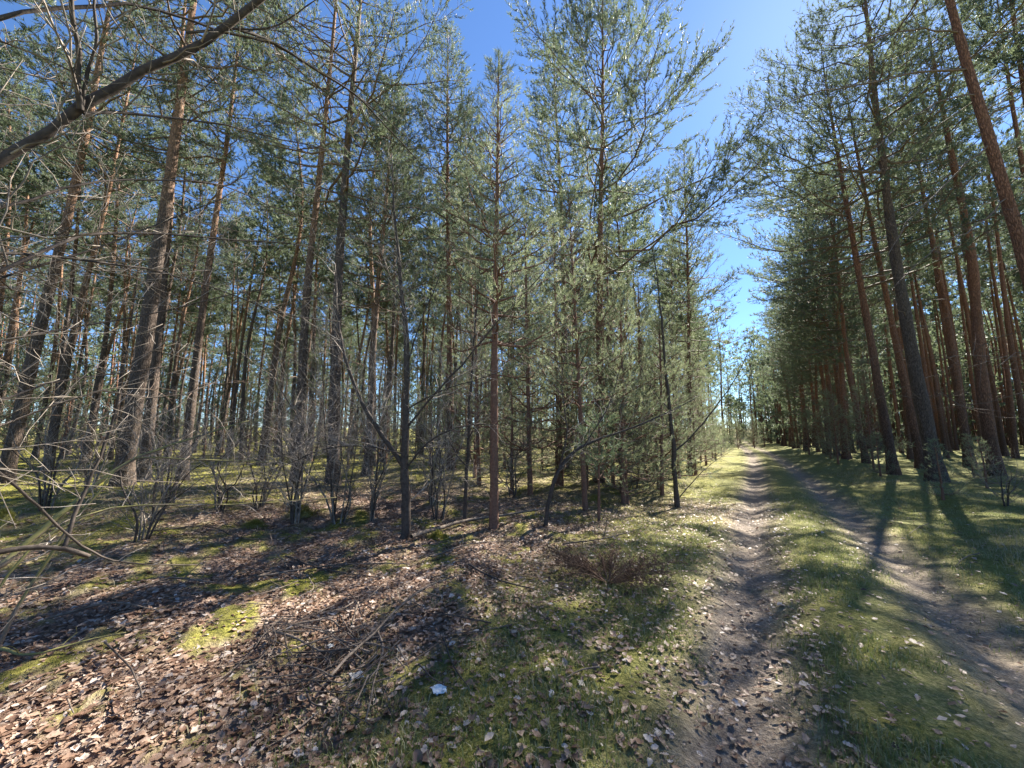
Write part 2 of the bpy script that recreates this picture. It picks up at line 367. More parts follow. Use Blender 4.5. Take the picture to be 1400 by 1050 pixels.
def pine(seed, axis, r0, cb, R, up=(1.0, .1), whorl=.55, per=4, shoots=1.0, nk=9, nl=.11, nw=.014, lod=1, ragged=.35,
         dead=10, flare=1.6, profile='round', keep=None, foliage=1.0, sides=14, deadlen=1.4, inner=.26, skip=.12):
    """geometry of one pine in local metres. axis: trunk line from the ground up. returns trunk MB, limb lines, twig Tubes, crown MB"""
    rng = np.random.default_rng(seed)
    n = 36 if lod < 2 else 8
    ax = resample(axis, n)
    H = ax[-1, 2]
    t = np.linspace(0, 1, n)
    rr = r0*((1-t)**.82*.93+.07*(1-t))+.012
    zrel = ax[:, 2]-ax[0, 2]
    rr = rr*(1+(flare-1)*np.exp(-np.clip(zrel, 0, None)/.28))
    if lod < 2: rr = rr*(1+.035*rng.normal(size=n))
    tk = MB()
    ax2 = ax.copy(); ax2[0, 2] -= .25
    T = Tubes(); T.add(ax2, rr, sides if lod < 2 else 4); T.into(tk)
    if lod < 2:                                                    # uneven, fluted bark outline
        V = tk.v[0]; k = sides
        ph = np.tile(np.arange(k)*2*np.pi/k, n); hh = np.repeat(zrel, k); cc = np.repeat(ax2, k, 0)
        w = 1+.05*np.sin(ph*3+hh*1.3+seed)+.03*np.sin(ph*5-hh*2.1)+.03*rng.normal(size=len(V))+.10*np.exp(-hh/.3)*np.sin(ph*4+seed)
        tk.v[0] = (cc+(V-cc)*w[:, None]).astype(np.float32)
    def axp(z):
        f = np.interp(z, ax[:, 2], np.arange(n)); i = min(int(f), n-2); return ax[i]+(ax[i+1]-ax[i])*(f-i), np.interp(z, ax[:, 2], rr)
    limbs = []; tw = Tubes(); SP = []; SD = []; SL = []
    z = cb*H; phi0 = rng.random()*6.28
    while z < H-.15:
        f = (z-cb*H)/(H*(1-cb))
        if profile == 'round': pr = math.sin(math.pi*min(1, .22+.78*f)**.9)**.7*(.55+.45*(1-f))+.12
        elif profile == 'cone': pr = (1-f)**.85*.95+.05
        else: pr = min(1, .75+.5*f)*(1-f**3)+.06
        for k in range(per):
            if rng.random() < skip: continue
            phi = phi0+k*6.283/per+rng.normal()*.3
            L = R*pr*rng.uniform(1-ragged, 1+ragged*.6)
            if L < .12: continue
            el = up[1]+(up[0]-up[1])*f**1.3+rng.normal()*.14
            hd = np.array([math.cos(phi), math.sin(phi), 0.]); side = np.array([-hd[1], hd[0], 0.])
            p0, rt = axp(z+rng.normal()*.06)
            m = 7 if lod < 2 else 4
            q = np.linspace(0, 1, m)
            crv = rng.normal()*.18; lift = rng.uniform(.0, .38)*(1-.6*f); sag = -.12*(1-f)
            P = p0+np.outer(q*L*math.cos(el), hd)+np.outer(crv*L*q**2, side)
            P[:, 2] += q*L*math.sin(el)+sag*L*np.sin(q*2.2)+lift*L*q**2.2
            P[1:-1] += rng.normal(size=(m-2, 3))*.018*L
            rb = min(.42*rt, .011*L+.008)*rng.uniform(.8, 1.2)
            RB = rb*(1-.82*q)+.002
            limbs.append((P, RB))
            # side branches
            ns = max(2, int(L/(.22 if lod < 1 else .23 if lod < 2 else .5)*(1 if lod < 2 else .8)))
            for j in range(ns):
                tt = inner+(1-inner)*(j+rng.random())/ns if L > .8 else .15+.85*(j+rng.random())/ns
                fi = tt*(m-1); i = min(int(fi), m-2); b0 = P[i]+(P[i+1]-P[i])*(fi-i)
                d = P[i+1]-P[i]; d = d/np.linalg.norm(d)
                sg = 1 if (j % 2) else -1
                kx = nrm(np.cross(np.cross(d, [0, 0, 1.]), d)+rng.normal(size=3)*.35)
                sdn = rot(d, kx, sg*rng.uniform(.6, 1.15)); sdn = sdn/np.linalg.norm(sdn)
                sl = ((.42+.5*(inner-.26))*L*(1-tt)+rng.uniform(.22, .45)*(1+.9*(inner-.26)))*min(1, .35+L*.5)
                w = 4 if lod < 2 else 3; qq = np.linspace(0, 1, w)
                Q = b0+np.outer(qq*sl, sdn); Q[:, 2] += .22*sl*qq**2; Q[1:] += rng.normal(size=(w-1, 3))*.03*sl
                tw.add(Q, np.linspace(max(.004, rb*.35*(1-tt*.6)), .002, w)+(.001 if lod < 2 else .004), 3)
                nsht = max(2, int(sl/.12*shoots))
                for g in range(nsht):
                    if rng.random() > foliage: continue
                    e = .25+.75*(g+1)/nsht; fe = e*(w-1); ie = min(int(fe), w-2)
                    s0 = Q[ie]+(Q[ie+1]-Q[ie])*(fe-ie); dd = Q[ie+1]-Q[ie]; dd = dd/np.linalg.norm(dd)
                    v = dd*rng.uniform(.5, 1)+perp(dd, rng)*rng.uniform(.1, .75)+np.array([0, 0, .3]); v = v/np.linalg.norm(v)
                    SP.append(s0); SD.append(v); SL.append(rng.uniform(.10, .22))
            if lod < 2:
                for g in range(int(L*5*shoots)):
                    e = (inner+(1-inner)*rng.random())*(m-1); ie = min(int(e), m-2); dd = nrm(P[ie+1]-P[ie]); s0 = P[ie]+(P[ie+1]-P[ie])*(e-ie)
                    SP.append(s0); SD.append(nrm(dd*.6+perp(dd, rng)*.8+np.array([0, 0, .35]))); SL.append(rng.uniform(.14, .3))
            for g in range(3):
                d = P[-1]-P[-2]; d = d/np.linalg.norm(d)
                v = d+perp(d, rng)*.5; v = v/np.linalg.norm(v); SP.append(P[-1]); SD.append(v); SL.append(.2)
        phi0 += 2.4
        z += whorl*rng.uniform(.7, 1.25)*(1-.45*f)
    SP.append(ax[-1]-[0, 0, .1]); SD.append(np.array([0, 0, 1.])); SL.append(.25)
    # dead snags below the crown
    for k in range(dead):
        zz = rng.uniform(.10, 1)**.8*cb*H
        if zz < .8: continue
        p0, rt = axp(zz); phi = rng.random()*6.283; L = deadlen*rng.uniform(.2, 1.1)
        hd = np.array([math.cos(phi), math.sin(phi), rng.normal()*.25])
        q = np.linspace(0, 1, 5); P = p0+np.outer(q*L, hd); P[:, 2] -= .15*L*q**2*rng.uniform(-1, 1.5); P[1:] += rng.normal(size=(4, 3))*.05*L
        tw.add(P, np.linspace(.012, .003, 5), 4)
        for g in range(int(L*4) if lod < 2 else 1):
            e = rng.uniform(.3, 1)*4; i = min(int(e), 3); s0 = P[i]+(P[i+1]-P[i])*(e-i)
            d = nrm(P[i+1]-P[i]+rng.normal(size=3)*.4*L/2); l2 = rng.uniform(.15, .5)*L
            Q = s0+np.outer(np.linspace(0, 1, 3)*l2, d); Q[2, 2] += .1*l2
            tw.add(Q, [.005, .004, .002], 3)
    cr = MB()
    needles(cr, np.array(SP), np.array(SD), np.array(SL), nk, nl, nw, rng)
    return tk, limbs, tw, cr

def hero_pine(name, label, seed, axis_w, r0, mats, group=None, cat='pine tree', limb_min=.9, **kw):
    """axis_w: world points of the trunk. every limb that shows is a part of its own"""
    base = np.array(axis_w[0]); loc = np.array([a-base for a in axis_w])
    tk, limbs, tw, cr = pine(seed, loc, r0, **kw)
    root = empty(name, base, label, cat, group)
    tk.build('trunk', mats[0], root)
    for P, RB in limbs:
        if np.linalg.norm(P[-1]-P[0]) > limb_min:
            T = Tubes(); T.add(P, RB, 5); T.build('limb', mats[2] if len(mats) > 2 else M_LIMB, root)
        else: tw.add(P, RB, 3)
    tag(tw.build('twigs', mats[2] if len(mats) > 2 else M_LIMB, root), kind='stuff')
    cr.build('crown', mats[1], root, smooth=False)
    return root

def axis_px(pts, H, fwd=None, base=None):
    """trunk line from pixels up the trunk, all in the upright plane through its foot; extended straight to height H"""
    b = gp(*pts[0]) if base is None else base
    if fwd is not None:
        x, f, u = ray(*pts[0]); b = ground(x*fwd/f, fwd)
    W = [b]
    for p in pts[1:]: W.append(at(p[0], p[1], b[1]))
    d = W[-1]-W[-2] if len(W) > 1 else np.array([0, 0, 1.])
    d = d/d[2]; top = b[2]+H
    while W[-1][2] > top-1: W.pop()
    d[:2] *= .6
    W.append(W[-1]+d*(top-W[-1][2]))
    return W

# ------------------------------------------------------------------ the pines one can pick out
NB = (M_BARK, M_NEEDLE); NR = (M_BARK_RED, M_NEEDLE); NG = (M_BARK_GREY, M_NEEDLE)
mature = dict(up=(.95, .05), whorl=.56, per=4, nk=8, nl=.12, nw=.021, shoots=1.25, inner=.44, skip=.3, ragged=.6)
HP = []; DEAD_TW = []
def hp(*a, **k): HP.append(hero_pine('pine_tree', *a, **k))
# left of the track
hp('thick rough-barked pine leaning right behind the mossy bare branch, largest trunk on the left', 101, axis_px([(165, 672), (205, 420), (238, 200), (262, 20)], 19, fwd=9.6), 0.177, NB, cb=.56, R=2.4, dead=16, **mature)
hp('dark pine with straight trunk close behind the thickest left trunk', 102, axis_px([(196, 655), (222, 400), (240, 180), (250, 40)], 18, fwd=10.8), 0.125, NB, cb=.55, R=2.4, dead=14, **mature)
hp('slim pine with pale sunlit crooked upper trunk, right of the thick left pine', 103, axis_px([(250, 648), (283, 380), (312, 180), (326, 60)], 17, fwd=11.5), 0.114, NB, cb=.55, R=2.2, dead=18, **mature)
hp('pine with sunlit orange trunk leaning right at the left picture edge', 104, axis_px([(8, 640), (62, 420), (108, 230), (135, 90)], 18, fwd=10.2), 0.129, NB, cb=.5, R=2.3, dead=10, **mature)
hp('slender orange pine with dark foot between the left edge pine and the thick pine', 105, axis_px([(66, 626), (104, 440), (140, 300), (165, 180)], 18, fwd=13.5), 0.106, NB, cb=.45, R=2.6, dead=12, **mature)
hp('grey-barked pine with wide crooked dark limbs high up, left of the bare sapling', 106, axis_px([(455, 668), (462, 400), (475, 200), (492, 10)], 19, fwd=10.5), 0.144, NG, cb=.40, R=3.4, dead=26, ragged=.5, up=(.9, .1), whorl=.75, per=4, nk=10, nl=.11, nw=.017, shoots=1.2, inner=.46, skip=.25)
hp('rough pine with thin lit right edge, between the two bare shrubs and slim pine', 107, axis_px([(405, 660), (420, 400), (443, 180), (458, 20)], 19, fwd=11.0), 0.121, NB, cb=.55, R=2.4, dead=22, **mature)
hp('dark pine with short dense dark crown behind the grey-barked pine', 108, axis_px([(502, 655), (512, 450), (530, 250), (540, 150)], 13.5, fwd=12.5), 0.114, NB, cb=.42, R=2.0, dead=12, foliage=1, up=(.8, .15), whorl=.5, per=5, nk=11, nl=.11, nw=.015, shoots=1.1)
hp('pine with dark trunk and tall dense green crown left of the slim reddish pine', 109, axis_px([(617, 650), (614, 420), (612, 250), (612, 80)], 18, fwd=14.0), 0.114, NR, cb=.38, R=2.1, dead=14, up=(.95, .1), whorl=.6, per=5, nk=10, nl=.12, nw=.016, shoots=1.1)
hp('pine with narrow dense pointed crown standing against the sky left of the broad pine', 110, axis_px([(776, 646), (772, 450), (766, 250), (760, 150)], 21.5, fwd=17.0), 0.137, NB, cb=.52, R=2.2, dead=12, up=(1.1, .25), whorl=.55, per=5, nk=8, nl=.13, nw=.023, shoots=1.3, inner=.38, skip=.22)
hp('tall broad-crowned pine with red trunk and wide rising limbs beside the gap of sky', 111, axis_px([(819, 664), (820, 450), (821, 300), (824, 150)], 19.0, fwd=13.0), 0.140, NR, cb=.38, R=4.3, dead=10, ragged=.65, up=(1.15, .12), whorl=.60, per=5, nk=8, nl=.125, nw=.021, shoots=1.5, profile='round', foliage=.85, inner=.46, skip=.28)
hp('pine with thin trunk and airy crown just left of the young pines along the track', 112, axis_px([(942, 640), (942, 500), (941, 400)], 15.5, fwd=17.0), 0.090, NR, cb=.30, R=2.1, dead=10, up=(.95, .1), whorl=.6, per=5, nk=9, nl=.13, nw=.017, shoots=1.0, foliage=.6)
# young pines left of the track
young = dict(up=(1.0, .28), whorl=.42, per=5, profile='cone', dead=8, flare=1.15, deadlen=.9)
YB = (M_RED, M_NEEDLE_Y, M_RED)
hp('slender young pine with smooth red-brown trunk and pale green crown in the middle', 121, axis_px([(675, 724), (676, 520), (679, 300), (681, 160)], 8.9), 0.065, YB, cb=.36, R=1.35, nk=15, nl=.085, nw=.0085, shoots=1.15, lod=0, limb_min=.5, sides=10, cat='young pine', **young)
hp('airy young pine with pale green tufts filling the middle right of the slim red trunk', 122, axis_px([(800, 690), (790, 500), (775, 300)], 7.6, fwd=8.6), 0.048, YB, cb=.24, R=1.5, nk=15, nl=.085, nw=.009, shoots=1.1, lod=0, limb_min=.5, sides=8, cat='young pine', **young)
hp('young pine of pale green tufts in front of the broad-crowned pine', 123, axis_px([(852, 682), (850, 500)], 5.6, fwd=9.6), 0.044, YB, cb=.14, R=1.35, nk=14, nl=.085, nw=.009, shoots=1.1, lod=0, limb_min=.5, sides=8, cat='young pine', **young)
hp('small pine sapling with a bushy blue-green top on a bare thin stem', 124, axis_px([(819, 714), (820, 640)], 1.85), 0.016, (M_RED, M_NEEDLE_S, M_RED), cb=.42, R=.52, nk=18, nl=.075, nw=.007, shoots=1.4, lod=0, limb_min=.35, sides=8, cat='pine sapling', up=(1, .3), whorl=.22, per=5, profile='cone', dead=2, flare=1.1, deadlen=.3)
hp('young pine with low tufted boughs by the forked bare tree at the track', 125, axis_px([(905, 672), (903, 500)], 5.2, fwd=11), 0.044, YB, cb=.12, R=1.3, nk=12, nl=.09, nw=.011, shoots=1.1, limb_min=.5, sides=8, cat='young pine', **young)
for sd_, px, fw, H, R_, lb in [(126, 725, 10.2, 7.8, 1.6, 'pale tufted young pine just behind the airy one right of the slim red trunk'), (127, 838, 12.2, 8.2, 1.7, 'tall tufted young pine in front of the foot of the broad-crowned pine'), (128, 880, 13.5, 7.2, 1.6, 'pale young pine between the broad-crowned pine and the forked bare tree'), (129, 765, 12.0, 8.8, 1.6, 'pale green young pine hiding the lower trunk of the pointed pine'), (130, 655, 11.5, 7.0, 1.5, 'young pine with thin pale tufts behind the thin bare sapling')]:
    hp(lb, sd_, axis_px([(px, 660), (px-4, 500)], H, fwd=fw), .055, YB, cb=.16, R=R_, nk=11, nl=.09, nw=.011, shoots=.6, limb_min=.9, sides=8, cat='young pine', **dict(young, whorl=.5))
# right of the track
hp('thick dark pine with branch stubs, nearest full trunk right of the track', 131, axis_px([(1283, 667), (1232, 400), (1196, 130), (1184, 10)], 20, fwd=12.4), 0.187, (M_BARK_GREY, M_NEEDLE), cb=.50, R=3.6, dead=34, deadlen=2.4, foliage=.9, **mature)
hp('dark pine second along the right track edge with low leaning limb to the left', 132, axis_px([(1223, 653), (1170, 350), (1135, 150)], 18.5, fwd=15.0), 0.148, NR, cb=.40, R=4.9, dead=14, **dict(mature, whorl=.52, shoots=1.35, foliage=.8))
hp('stout red pine with dark foot standing deeper right behind the nearest trunk', 133, axis_px([(1361, 638), (1343, 528), (1328, 350), (1294, 178)], 21, fwd=14.5), 0.183, NR, cb=.56, R=2.4, dead=16, **mature)
hp('close leaning pine with scaly reddish trunk cut off by the right picture edge', 134, axis_px([(1492, 690), (1400, 350), (1340, 150), (1298, 0)], 20, fwd=7.6), .118, NR, cb=.60, R=2.6, dead=30, deadlen=2.6, **mature)
hp('pine behind the nearest dark trunk forking its limbs into the crown under the sun', 135, axis_px([(1262, 650), (1215, 420), (1170, 200)], 19.5, fwd=17.0), 0.139, NR, cb=.62, R=2.6, dead=14, foliage=.75, **mature)

for pts_, r0_, sd_ in [([(1322, 95), (1262, 98), (1186, 114), (1096, 133), (1030, 160)], .026, 1), ([(1350, 200), (1290, 255), (1240, 307), (1200, 372)], .020, 2), ([(1333, 130), (1280, 140), (1225, 175), (1160, 235), (1110, 262)], .018, 3),
                      ([(1378, 270), (1330, 312), (1270, 345), (1215, 400)], .016, 4), ([(1312, 45), (1240, 40), (1170, 62), (1100, 60)], .02, 5), ([(1340, 165), (1400, 130), (1470, 80)], .022, 6)]:
    root = HP[-2]; g_ = np.random.default_rng(sd_); P_ = np.array([at(p[0], p[1], 7.6-.35*k) for k, p in enumerate(pts_)])-np.array(root.location)
    Q_ = resample(P_, 14); Q_[1:-1] += g_.normal(size=(12, 3))*.02; R_ = np.linspace(r0_, .004, 14)
    T_ = Tubes(); T_.add(Q_, R_, 6); T_.build('limb', M_LIMB, root); T_ = Tubes(); DEAD_TW.append((root, Q_, R_, sd_))
# ------------------------------------------------------------------ shared pine shapes for the stand
class Shape: pass
def shape(seed, H, r0, mats, lean=.02, **kw):
    rng = np.random.default_rng(seed)
    b = rng.normal(size=(4, 2))*lean*H; b[0] = 0
    ax = [np.array([b[k, 0]*(k/3), b[k, 1]*(k/3), H*k/3]) for k in range(4)]
    tk, limbs, tw, cr = pine(seed, ax, r0, **kw)
    for P, RB in limbs: tw.add(P, RB, 4 if kw.get('lod', 1) < 2 else 3)
    s = Shape(); s.H = H
    s.trunk = tk.mesh('trunk', mats[0]); s.br = tw.mesh('branches', M_LIMB); s.crown = cr.mesh('crown', mats[1], False)
    s.raw = (tk, tw, cr); return s
PLANTED = []
def plant(sh, x, y, label, group, name='pine_tree', cat='pine tree', scale=1, rz=0, wide=1, tilt=(0, 0)):
    r = empty(name, ground(x, y), label, cat, group); r.rotation_euler = (tilt[0], tilt[1], rz); r.scale = (scale*wide, scale*wide, scale)
    link('trunk', sh.trunk, r); tag(link('branches', sh.br, r), kind='stuff'); link('crown', sh.crown, r)
    PLANTED.append(r); return r
mid = dict(inner=.38, skip=.24, ragged=.55, up=(.95, .05), whorl=.58, per=4, nk=10, nl=.16, nw=.030, shoots=1.35, sides=8)
TALL = [shape(201+k, H, .108, NB if k % 3 else NG, cb=c, R=R*1.15, dead=24, **mid) for k, (H, c, R) in enumerate([(18, .60, 1.5), (19.5, .68, 1.4), (17, .56, 1.6), (18.5, .62, 1.45), (16, .58, 1.3), (19, .66, 1.6)])]
RED = [shape(221+k, H, .13, NR, lean=.008, cb=c, R=R, dead=16, **mid) for k, (H, c, R) in enumerate([(20, .66, 1.6), (21, .70, 1.5), (19.5, .64, 1.7), (20.5, .68, 1.5)])]
EDGE = [shape(241+k, H, .16, NR, cb=c, R=R, dead=8, up=(.95, .0), whorl=.7, per=5, nk=8, nl=.17, nw=.033, shoots=.6, sides=8, ragged=.4) for k, (H, c, R) in enumerate([(18, .32, 3.1), (17, .26, 2.8), (19, .38, 3.2), (16, .2, 2.6)])]
YNG = [shape(261+k, H, .06, YB, cb=.1, R=R, nk=11, nl=.10, nw=.013, shoots=.68, sides=8, **young) for k, (H, R) in enumerate([(6.0, 1.5), (4.6, 1.3), (7.5, 1.7), (3.4, 1.1)])]
rng = np.random.default_rng(5)
HX = [(o.location.x, o.location.y) for o in HP]
def clear(x, y, d, L): return all((x-a)**2+(y-b)**2 > d*d for a, b in L)
placed = list(HX)
cands = []                                            # (distance, x, y, zone)
# planted rows right of the track
for i in range(15):
    u0 = 5.1+i*2.9
    for j in range(50):
        s = 5+j*2.9+rng.normal()*.5; u = u0+rng.normal()*.28+float(bend(s))
        x, y = sux(s, u)
        az = math.degrees(math.atan2(x, y)); r = math.hypot(x, y)
        if y < 2 or az > 60 or r < 12.5 or rng.random() < .10: continue
        if u0 < 8 and r < 20 and rng.random() < .75: continue
        cands.append((r, x, y, 'edge' if i == 0 and s > 27 else 'right'))
# looser stand on the left
pts = []
for k in range(22000):
    r = math.sqrt(rng.uniform(13**2, 78**2)); az = rng.uniform(-62, 33)
    x, y = r*math.sin(rad(az)), r*math.cos(rad(az)); s, u = su(x, y); u -= float(bend(s))
    if u > -3.6 or not clear(x, y, 3.2 if r < 22 else 2.35 if r < 38 else 3.4, pts): continue
    pts.append((x, y))
    if u > -13 and s < 27 and rng.random() < .5: continue
    cands.append((r, x, y, 'lefte' if u > -6 and r > 20 else 'left'))
cands.sort()
cands = [c for c in cands if clear(c[1], c[2], 1.5, HX) and not (-2.5 < c[1] < 9.5 and c[2] < 20.5 and c[3][0] == 'l') and not (c[3][0] == 'r' and c[0] < 27 and abs(math.degrees(math.atan2(c[1], c[2]))-44.5) < 4.5)]
LAB = {'right': ('straight red-barked pine deep in the dense stand right of the track', 'straight pines in the dense stand right of the track'),
       'edge': ('pine with low spreading boughs lining the right edge of the track', 'low-boughed pines along the right track edge'),
       'left': ('bare-stemmed pine in the open stand beyond the bare shrubs on the left', 'bare-stemmed pines in the open stand on the left'),
       'lefte': ('leafy pine rising behind the young pines left of the track', 'pines behind the young pines left of the track')}
N_IND = 262
def setf(z):
    return {'right': RED, 'edge': EDGE, 'left': TALL, 'lefte': TALL[::2]}[z]
for r, x, y, z in cands[:N_IND]:
    S = setf(z); sh = S[rng.integers(len(S))]
    plant(sh, x, y, LAB[z][0], LAB[z][1], scale=rng.uniform(.86, 1.1), rz=rng.random()*6.28, wide=rng.uniform(.9, 1.1), tilt=(rng.normal()*.02, rng.normal()*.02))

# the rest of the wood reads as one mass
far = [shape(281+k, H, .15, NB, cb=c, R=R, dead=4, up=(.9, .05), whorl=1.15, per=4, nk=2, nl=.5, nw=.16, shoots=.30, lod=2, ragged=.4) for k, (H, c, R) in enumerate([(19, .5, 2.4), (20, .55, 2.2), (18, .25, 2.6), (8, .08, 2.0)])]
rest = [(x, y) for r, x, y, z in cands[N_IND:]]
for k in range(560):                                  # beyond, all round the view
    r = math.sqrt(rng.uniform(60**2, 125**2)); az = rng.uniform(-68, 66); x, y = r*math.sin(rad(az)), r*math.cos(rad(az))
    s, u = su(x, y); u -= float(bend(s))
    if -2.5 < u < 3.8 and s < 74: continue
    rest.append((x, y))
def merge(sel, part, name, mat, smooth):
    mb = MB()
    for x, y, k, c, s_, sc_ in sel:
        src = far[k].raw[part]
        if part == 1: tmp = MB(); src.into(tmp); src = tmp
        V = np.concatenate(src.v)*sc_
        W = np.stack([V[:, 0]*c-V[:, 1]*s_+x, V[:, 0]*s_+V[:, 1]*c+y, V[:, 2]+float(terr(x, y))], 1)
        mb.add(W, np.concatenate(src.t) if src.t else None, np.concatenate(src.q) if src.q else None)
    return mb.build(name, mat, None, smooth)
sel = []
for x, y in rest:
    a = rng.random()*6.28; k = int(rng.choice(4, p=[.24, .20, .18, .38])); sel.append((x, y, k, math.cos(a), math.sin(a), rng.uniform(.85, 1.12)))
print('far trees', len(sel), [len(np.concatenate(f.raw[2].v))//3 for f in far], 'shape tris', [len(s.crown.polygons) for s in TALL+RED+EDGE+YNG])
fr = empty('distant_forest', (0, 0, 0), 'hazy mass of pines closing the wood far behind the nearer trunks', 'forest'); fr['kind'] = 'stuff'
for part, nm, m, sm in ((0, 'trunks', M_BARK_RED, True), (2, 'crowns', M_NEEDLE, False)):
    o = merge(sel, part, nm, m, sm); o.parent = fr; o['kind'] = 'stuff'

# young pines: rows on the left track edge, scattered understorey
yl = [(9.8, -2.9), (11.2, -3.4), (12.6, -2.7), (14.2, -3.2), (15.6, -2.6), (17.4, -3.1), (19.2, -2.5), (21.5, -2.9), (24, -2.5), (26.5, -3), (29.5, -2.4), (33, -2.8), (37, -2.4), (42, -2.8), (13.5, -4.6), (16.5, -4.8), (20, -4.4), (23, -4.6), (11, -5.2)]
for s, u in yl:
    x, y = sux(s, u+float(bend(s)))
    plant(YNG[rng.integers(4)], x, y, 'bushy young pine in the row along the left edge of the track', 'young pines along the left track edge', 'young_pine', 'young pine', rng.uniform(.75, 1.05), rng.random()*6.28)
for s, u in [(13.5, 3.6), (16.2, 5.2), (19.5, 3.7), (23, 4.2), (27, 3.6), (32, 4.0), (38, 3.6), (21, 6.5), (17.6, 7.6)]:
    x, y = sux(s, u+float(bend(s)))
    plant(YNG[3 if s < 22 else rng.integers(4)], x, y, 'small young pine with layered boughs under the tall pines right of the track', 'young pines under the right stand', 'young_pine', 'young pine', rng.uniform(.3, .48) if s < 22 else rng.uniform(.45, .75), rng.random()*6.28)
for px, fw in [(30, 17), (95, 22), (150, 20), (215, 18), (285, 21), (345, 17), (380, 24), (430, 19), (480, 16), (530, 17), (570, 21), (650, 13), (690, 16), (590, 15), (725, 13), (720, 20), (640, 19), (550, 26), (460, 27), (15, 24), (60, 30), (120, 28), (180, 33), (240, 27), (310, 30), (340, 25), (400, 31), (500, 30), (520, 22), (610, 30), (660, 24), (590, 33), (260, 36), (90, 36), (760, 12), (800, 11.5), (740, 16), (700, 10.5)]:
    x = (px-700)/FPX*fw*1.0
    plant(YNG[rng.integers(4)], x, fw, 'shaded young pine growing between the trunks of the open left stand', 'young pines in the undergrowth on the left', 'young_pine', 'young pine', rng.uniform(.5, 1.0), rng.random()*6.28)
for s, u in [(58, -1), (62, 1), (66, 2.5), (69, -.5), (72, 1.5), (75, 0), (64, -2), (78, 2)]:
    x, y = sux(s, u+float(bend(s)))
    plant(YNG[rng.integers(4)], x, y, 'far young pine closing the end of the track', 'young pines closing the far end of the track', 'young_pine', 'young pine', rng.uniform(.6, 1.0), rng.random()*6.28)

# a label for every planted tree: where it stands among the trees one knows, and how deep
MARKS = [(-900, 'left picture edge'), (35, 'orange edge pine'), (88, 'slender orange pine'), (200, 'thick leaning pine'), (265, 'crooked slim pine'), (408, 'lit-edged rough pine'), (462, 'grey-barked pine'), (556, 'forked bare sapling'),
         (616, 'dense-crowned pine'), (676, 'slim red-trunked pine'), (773, 'pointed pine'), (820, 'broad-crowned pine'), (905, 'forked bare tree'), (1045, 'far end of track'), (1200, 'second edge pine'), (1262, 'nearest dark pine'), (1350, 'stout red pine'), (3000, 'right picture edge')]
ORD = ['nearest', 'second nearest', 'third nearest', 'fourth nearest', 'fifth nearest', 'sixth nearest']
def px_of(o):
    x, y, z = o.location; z = z+1.5-EYE; f = y*math.cos(PITCH)+z*math.sin(PITCH); return 700+FPX*x/max(f, .1)
KIND = {'bare-stemmed pines in the open stand on the left': 'slender pine', 'straight pines in the dense stand right of the track': 'straight red pine', 'pines behind the young pines left of the track': 'leafy pine', 'young pines in the undergrowth on the left': 'low young pine'}
ROWS = {'low-boughed pines along the right track edge': 'low-boughed pine lining the right track edge', 'young pines along the left track edge': 'bushy young pine along the left track edge', 'young pines under the right stand': 'small young pine under the tall right-hand pines'}
ROW_ORD = ['nearest', 'second', 'third', 'fourth', 'fifth', 'sixth', 'seventh', 'eighth']
gaps = {}; rows = {}
for o in PLANTED:
    gname = o.get('group')
    if gname in KIND:
        p = px_of(o); i = max(k for k in range(len(MARKS)) if MARKS[k][0] <= max(p, -899)); gaps.setdefault((gname, min(i, len(MARKS)-2)), []).append(o)
    elif gname in ROWS: rows.setdefault(gname, []).append(o)
for (gname, i), L in gaps.items():
    L.sort(key=lambda o: o.location.length)
    for k, o in enumerate(L):
        a, b = MARKS[i][1], MARKS[i+1][1]
        if k < 6: o['label'] = '%s between the %s and %s, %s there' % (KIND[gname], a, b, ORD[k])
        else: o['label'] = 'distant %s far behind the %s and %s' % (KIND[gname], a, b); o['group'] = 'distant %ss behind the %s' % (KIND[gname], a)
for gname, L in rows.items():
    L.sort(key=lambda o: o.location.length)
    for k, o in enumerate(L):
        if k < 8: o['label'] = '%s, %s from the camera' % (ROWS[gname], ROW_ORD[k])
        else: o['label'] = 'distant '+ROWS[gname]

# ------------------------------------------------------------------ bare broadleaf wood
def twigs(T, P, R, rng, dens=5, length=.7, depth=2, upbias=.15, start=.15, spread=.9, sides=3):
    """slim side twigs along a line, twigs on those in turn"""
    L = np.linalg.norm(np.diff(P, axis=0), axis=1).sum(); n = len(P)
    k = max(1, int(L*dens*rng.uniform(.8, 1.2)))
    for j in range(k):
        t = start+(1-start)*(j+rng.random())/k; f = min(t*(n-1), n-1.001); i = int(f)
        p = P[i]+(P[i+1]-P[i])*(f-i); d = P[i+1]-P[i]; d = d/max(np.linalg.norm(d), 1e-6); r = R[i]*(1-(f-i))+R[i+1]*(f-i)
        v = d*rng.uniform(.35, .9)+perp(d, rng)*spread+np.array([0, 0, upbias]); v = v/np.linalg.norm(v)
        l = length*rng.uniform(.35, 1.25)*(1-.45*t)
        m = 6 if l > .3 else 4; q = np.linspace(0, 1, m); c = perp(v, rng)
        Q = p+np.outer(q*l, v)+np.outer(rng.normal()*.22*l*q**2, c); Q[:, 2] += rng.uniform(-.15, .25)*l*q**2
        Q[1:] += rng.normal(size=(m-1, 3))*.022*l
        r1 = min(r*.6, .0034+.006*l); RR = np.linspace(r1, .0014, m)
        T.add(Q, RR, sides)
        if depth > 1: twigs(T, Q, RR, rng, dens*1.25, l*.55, depth-1, upbias, .2, spread, 3)
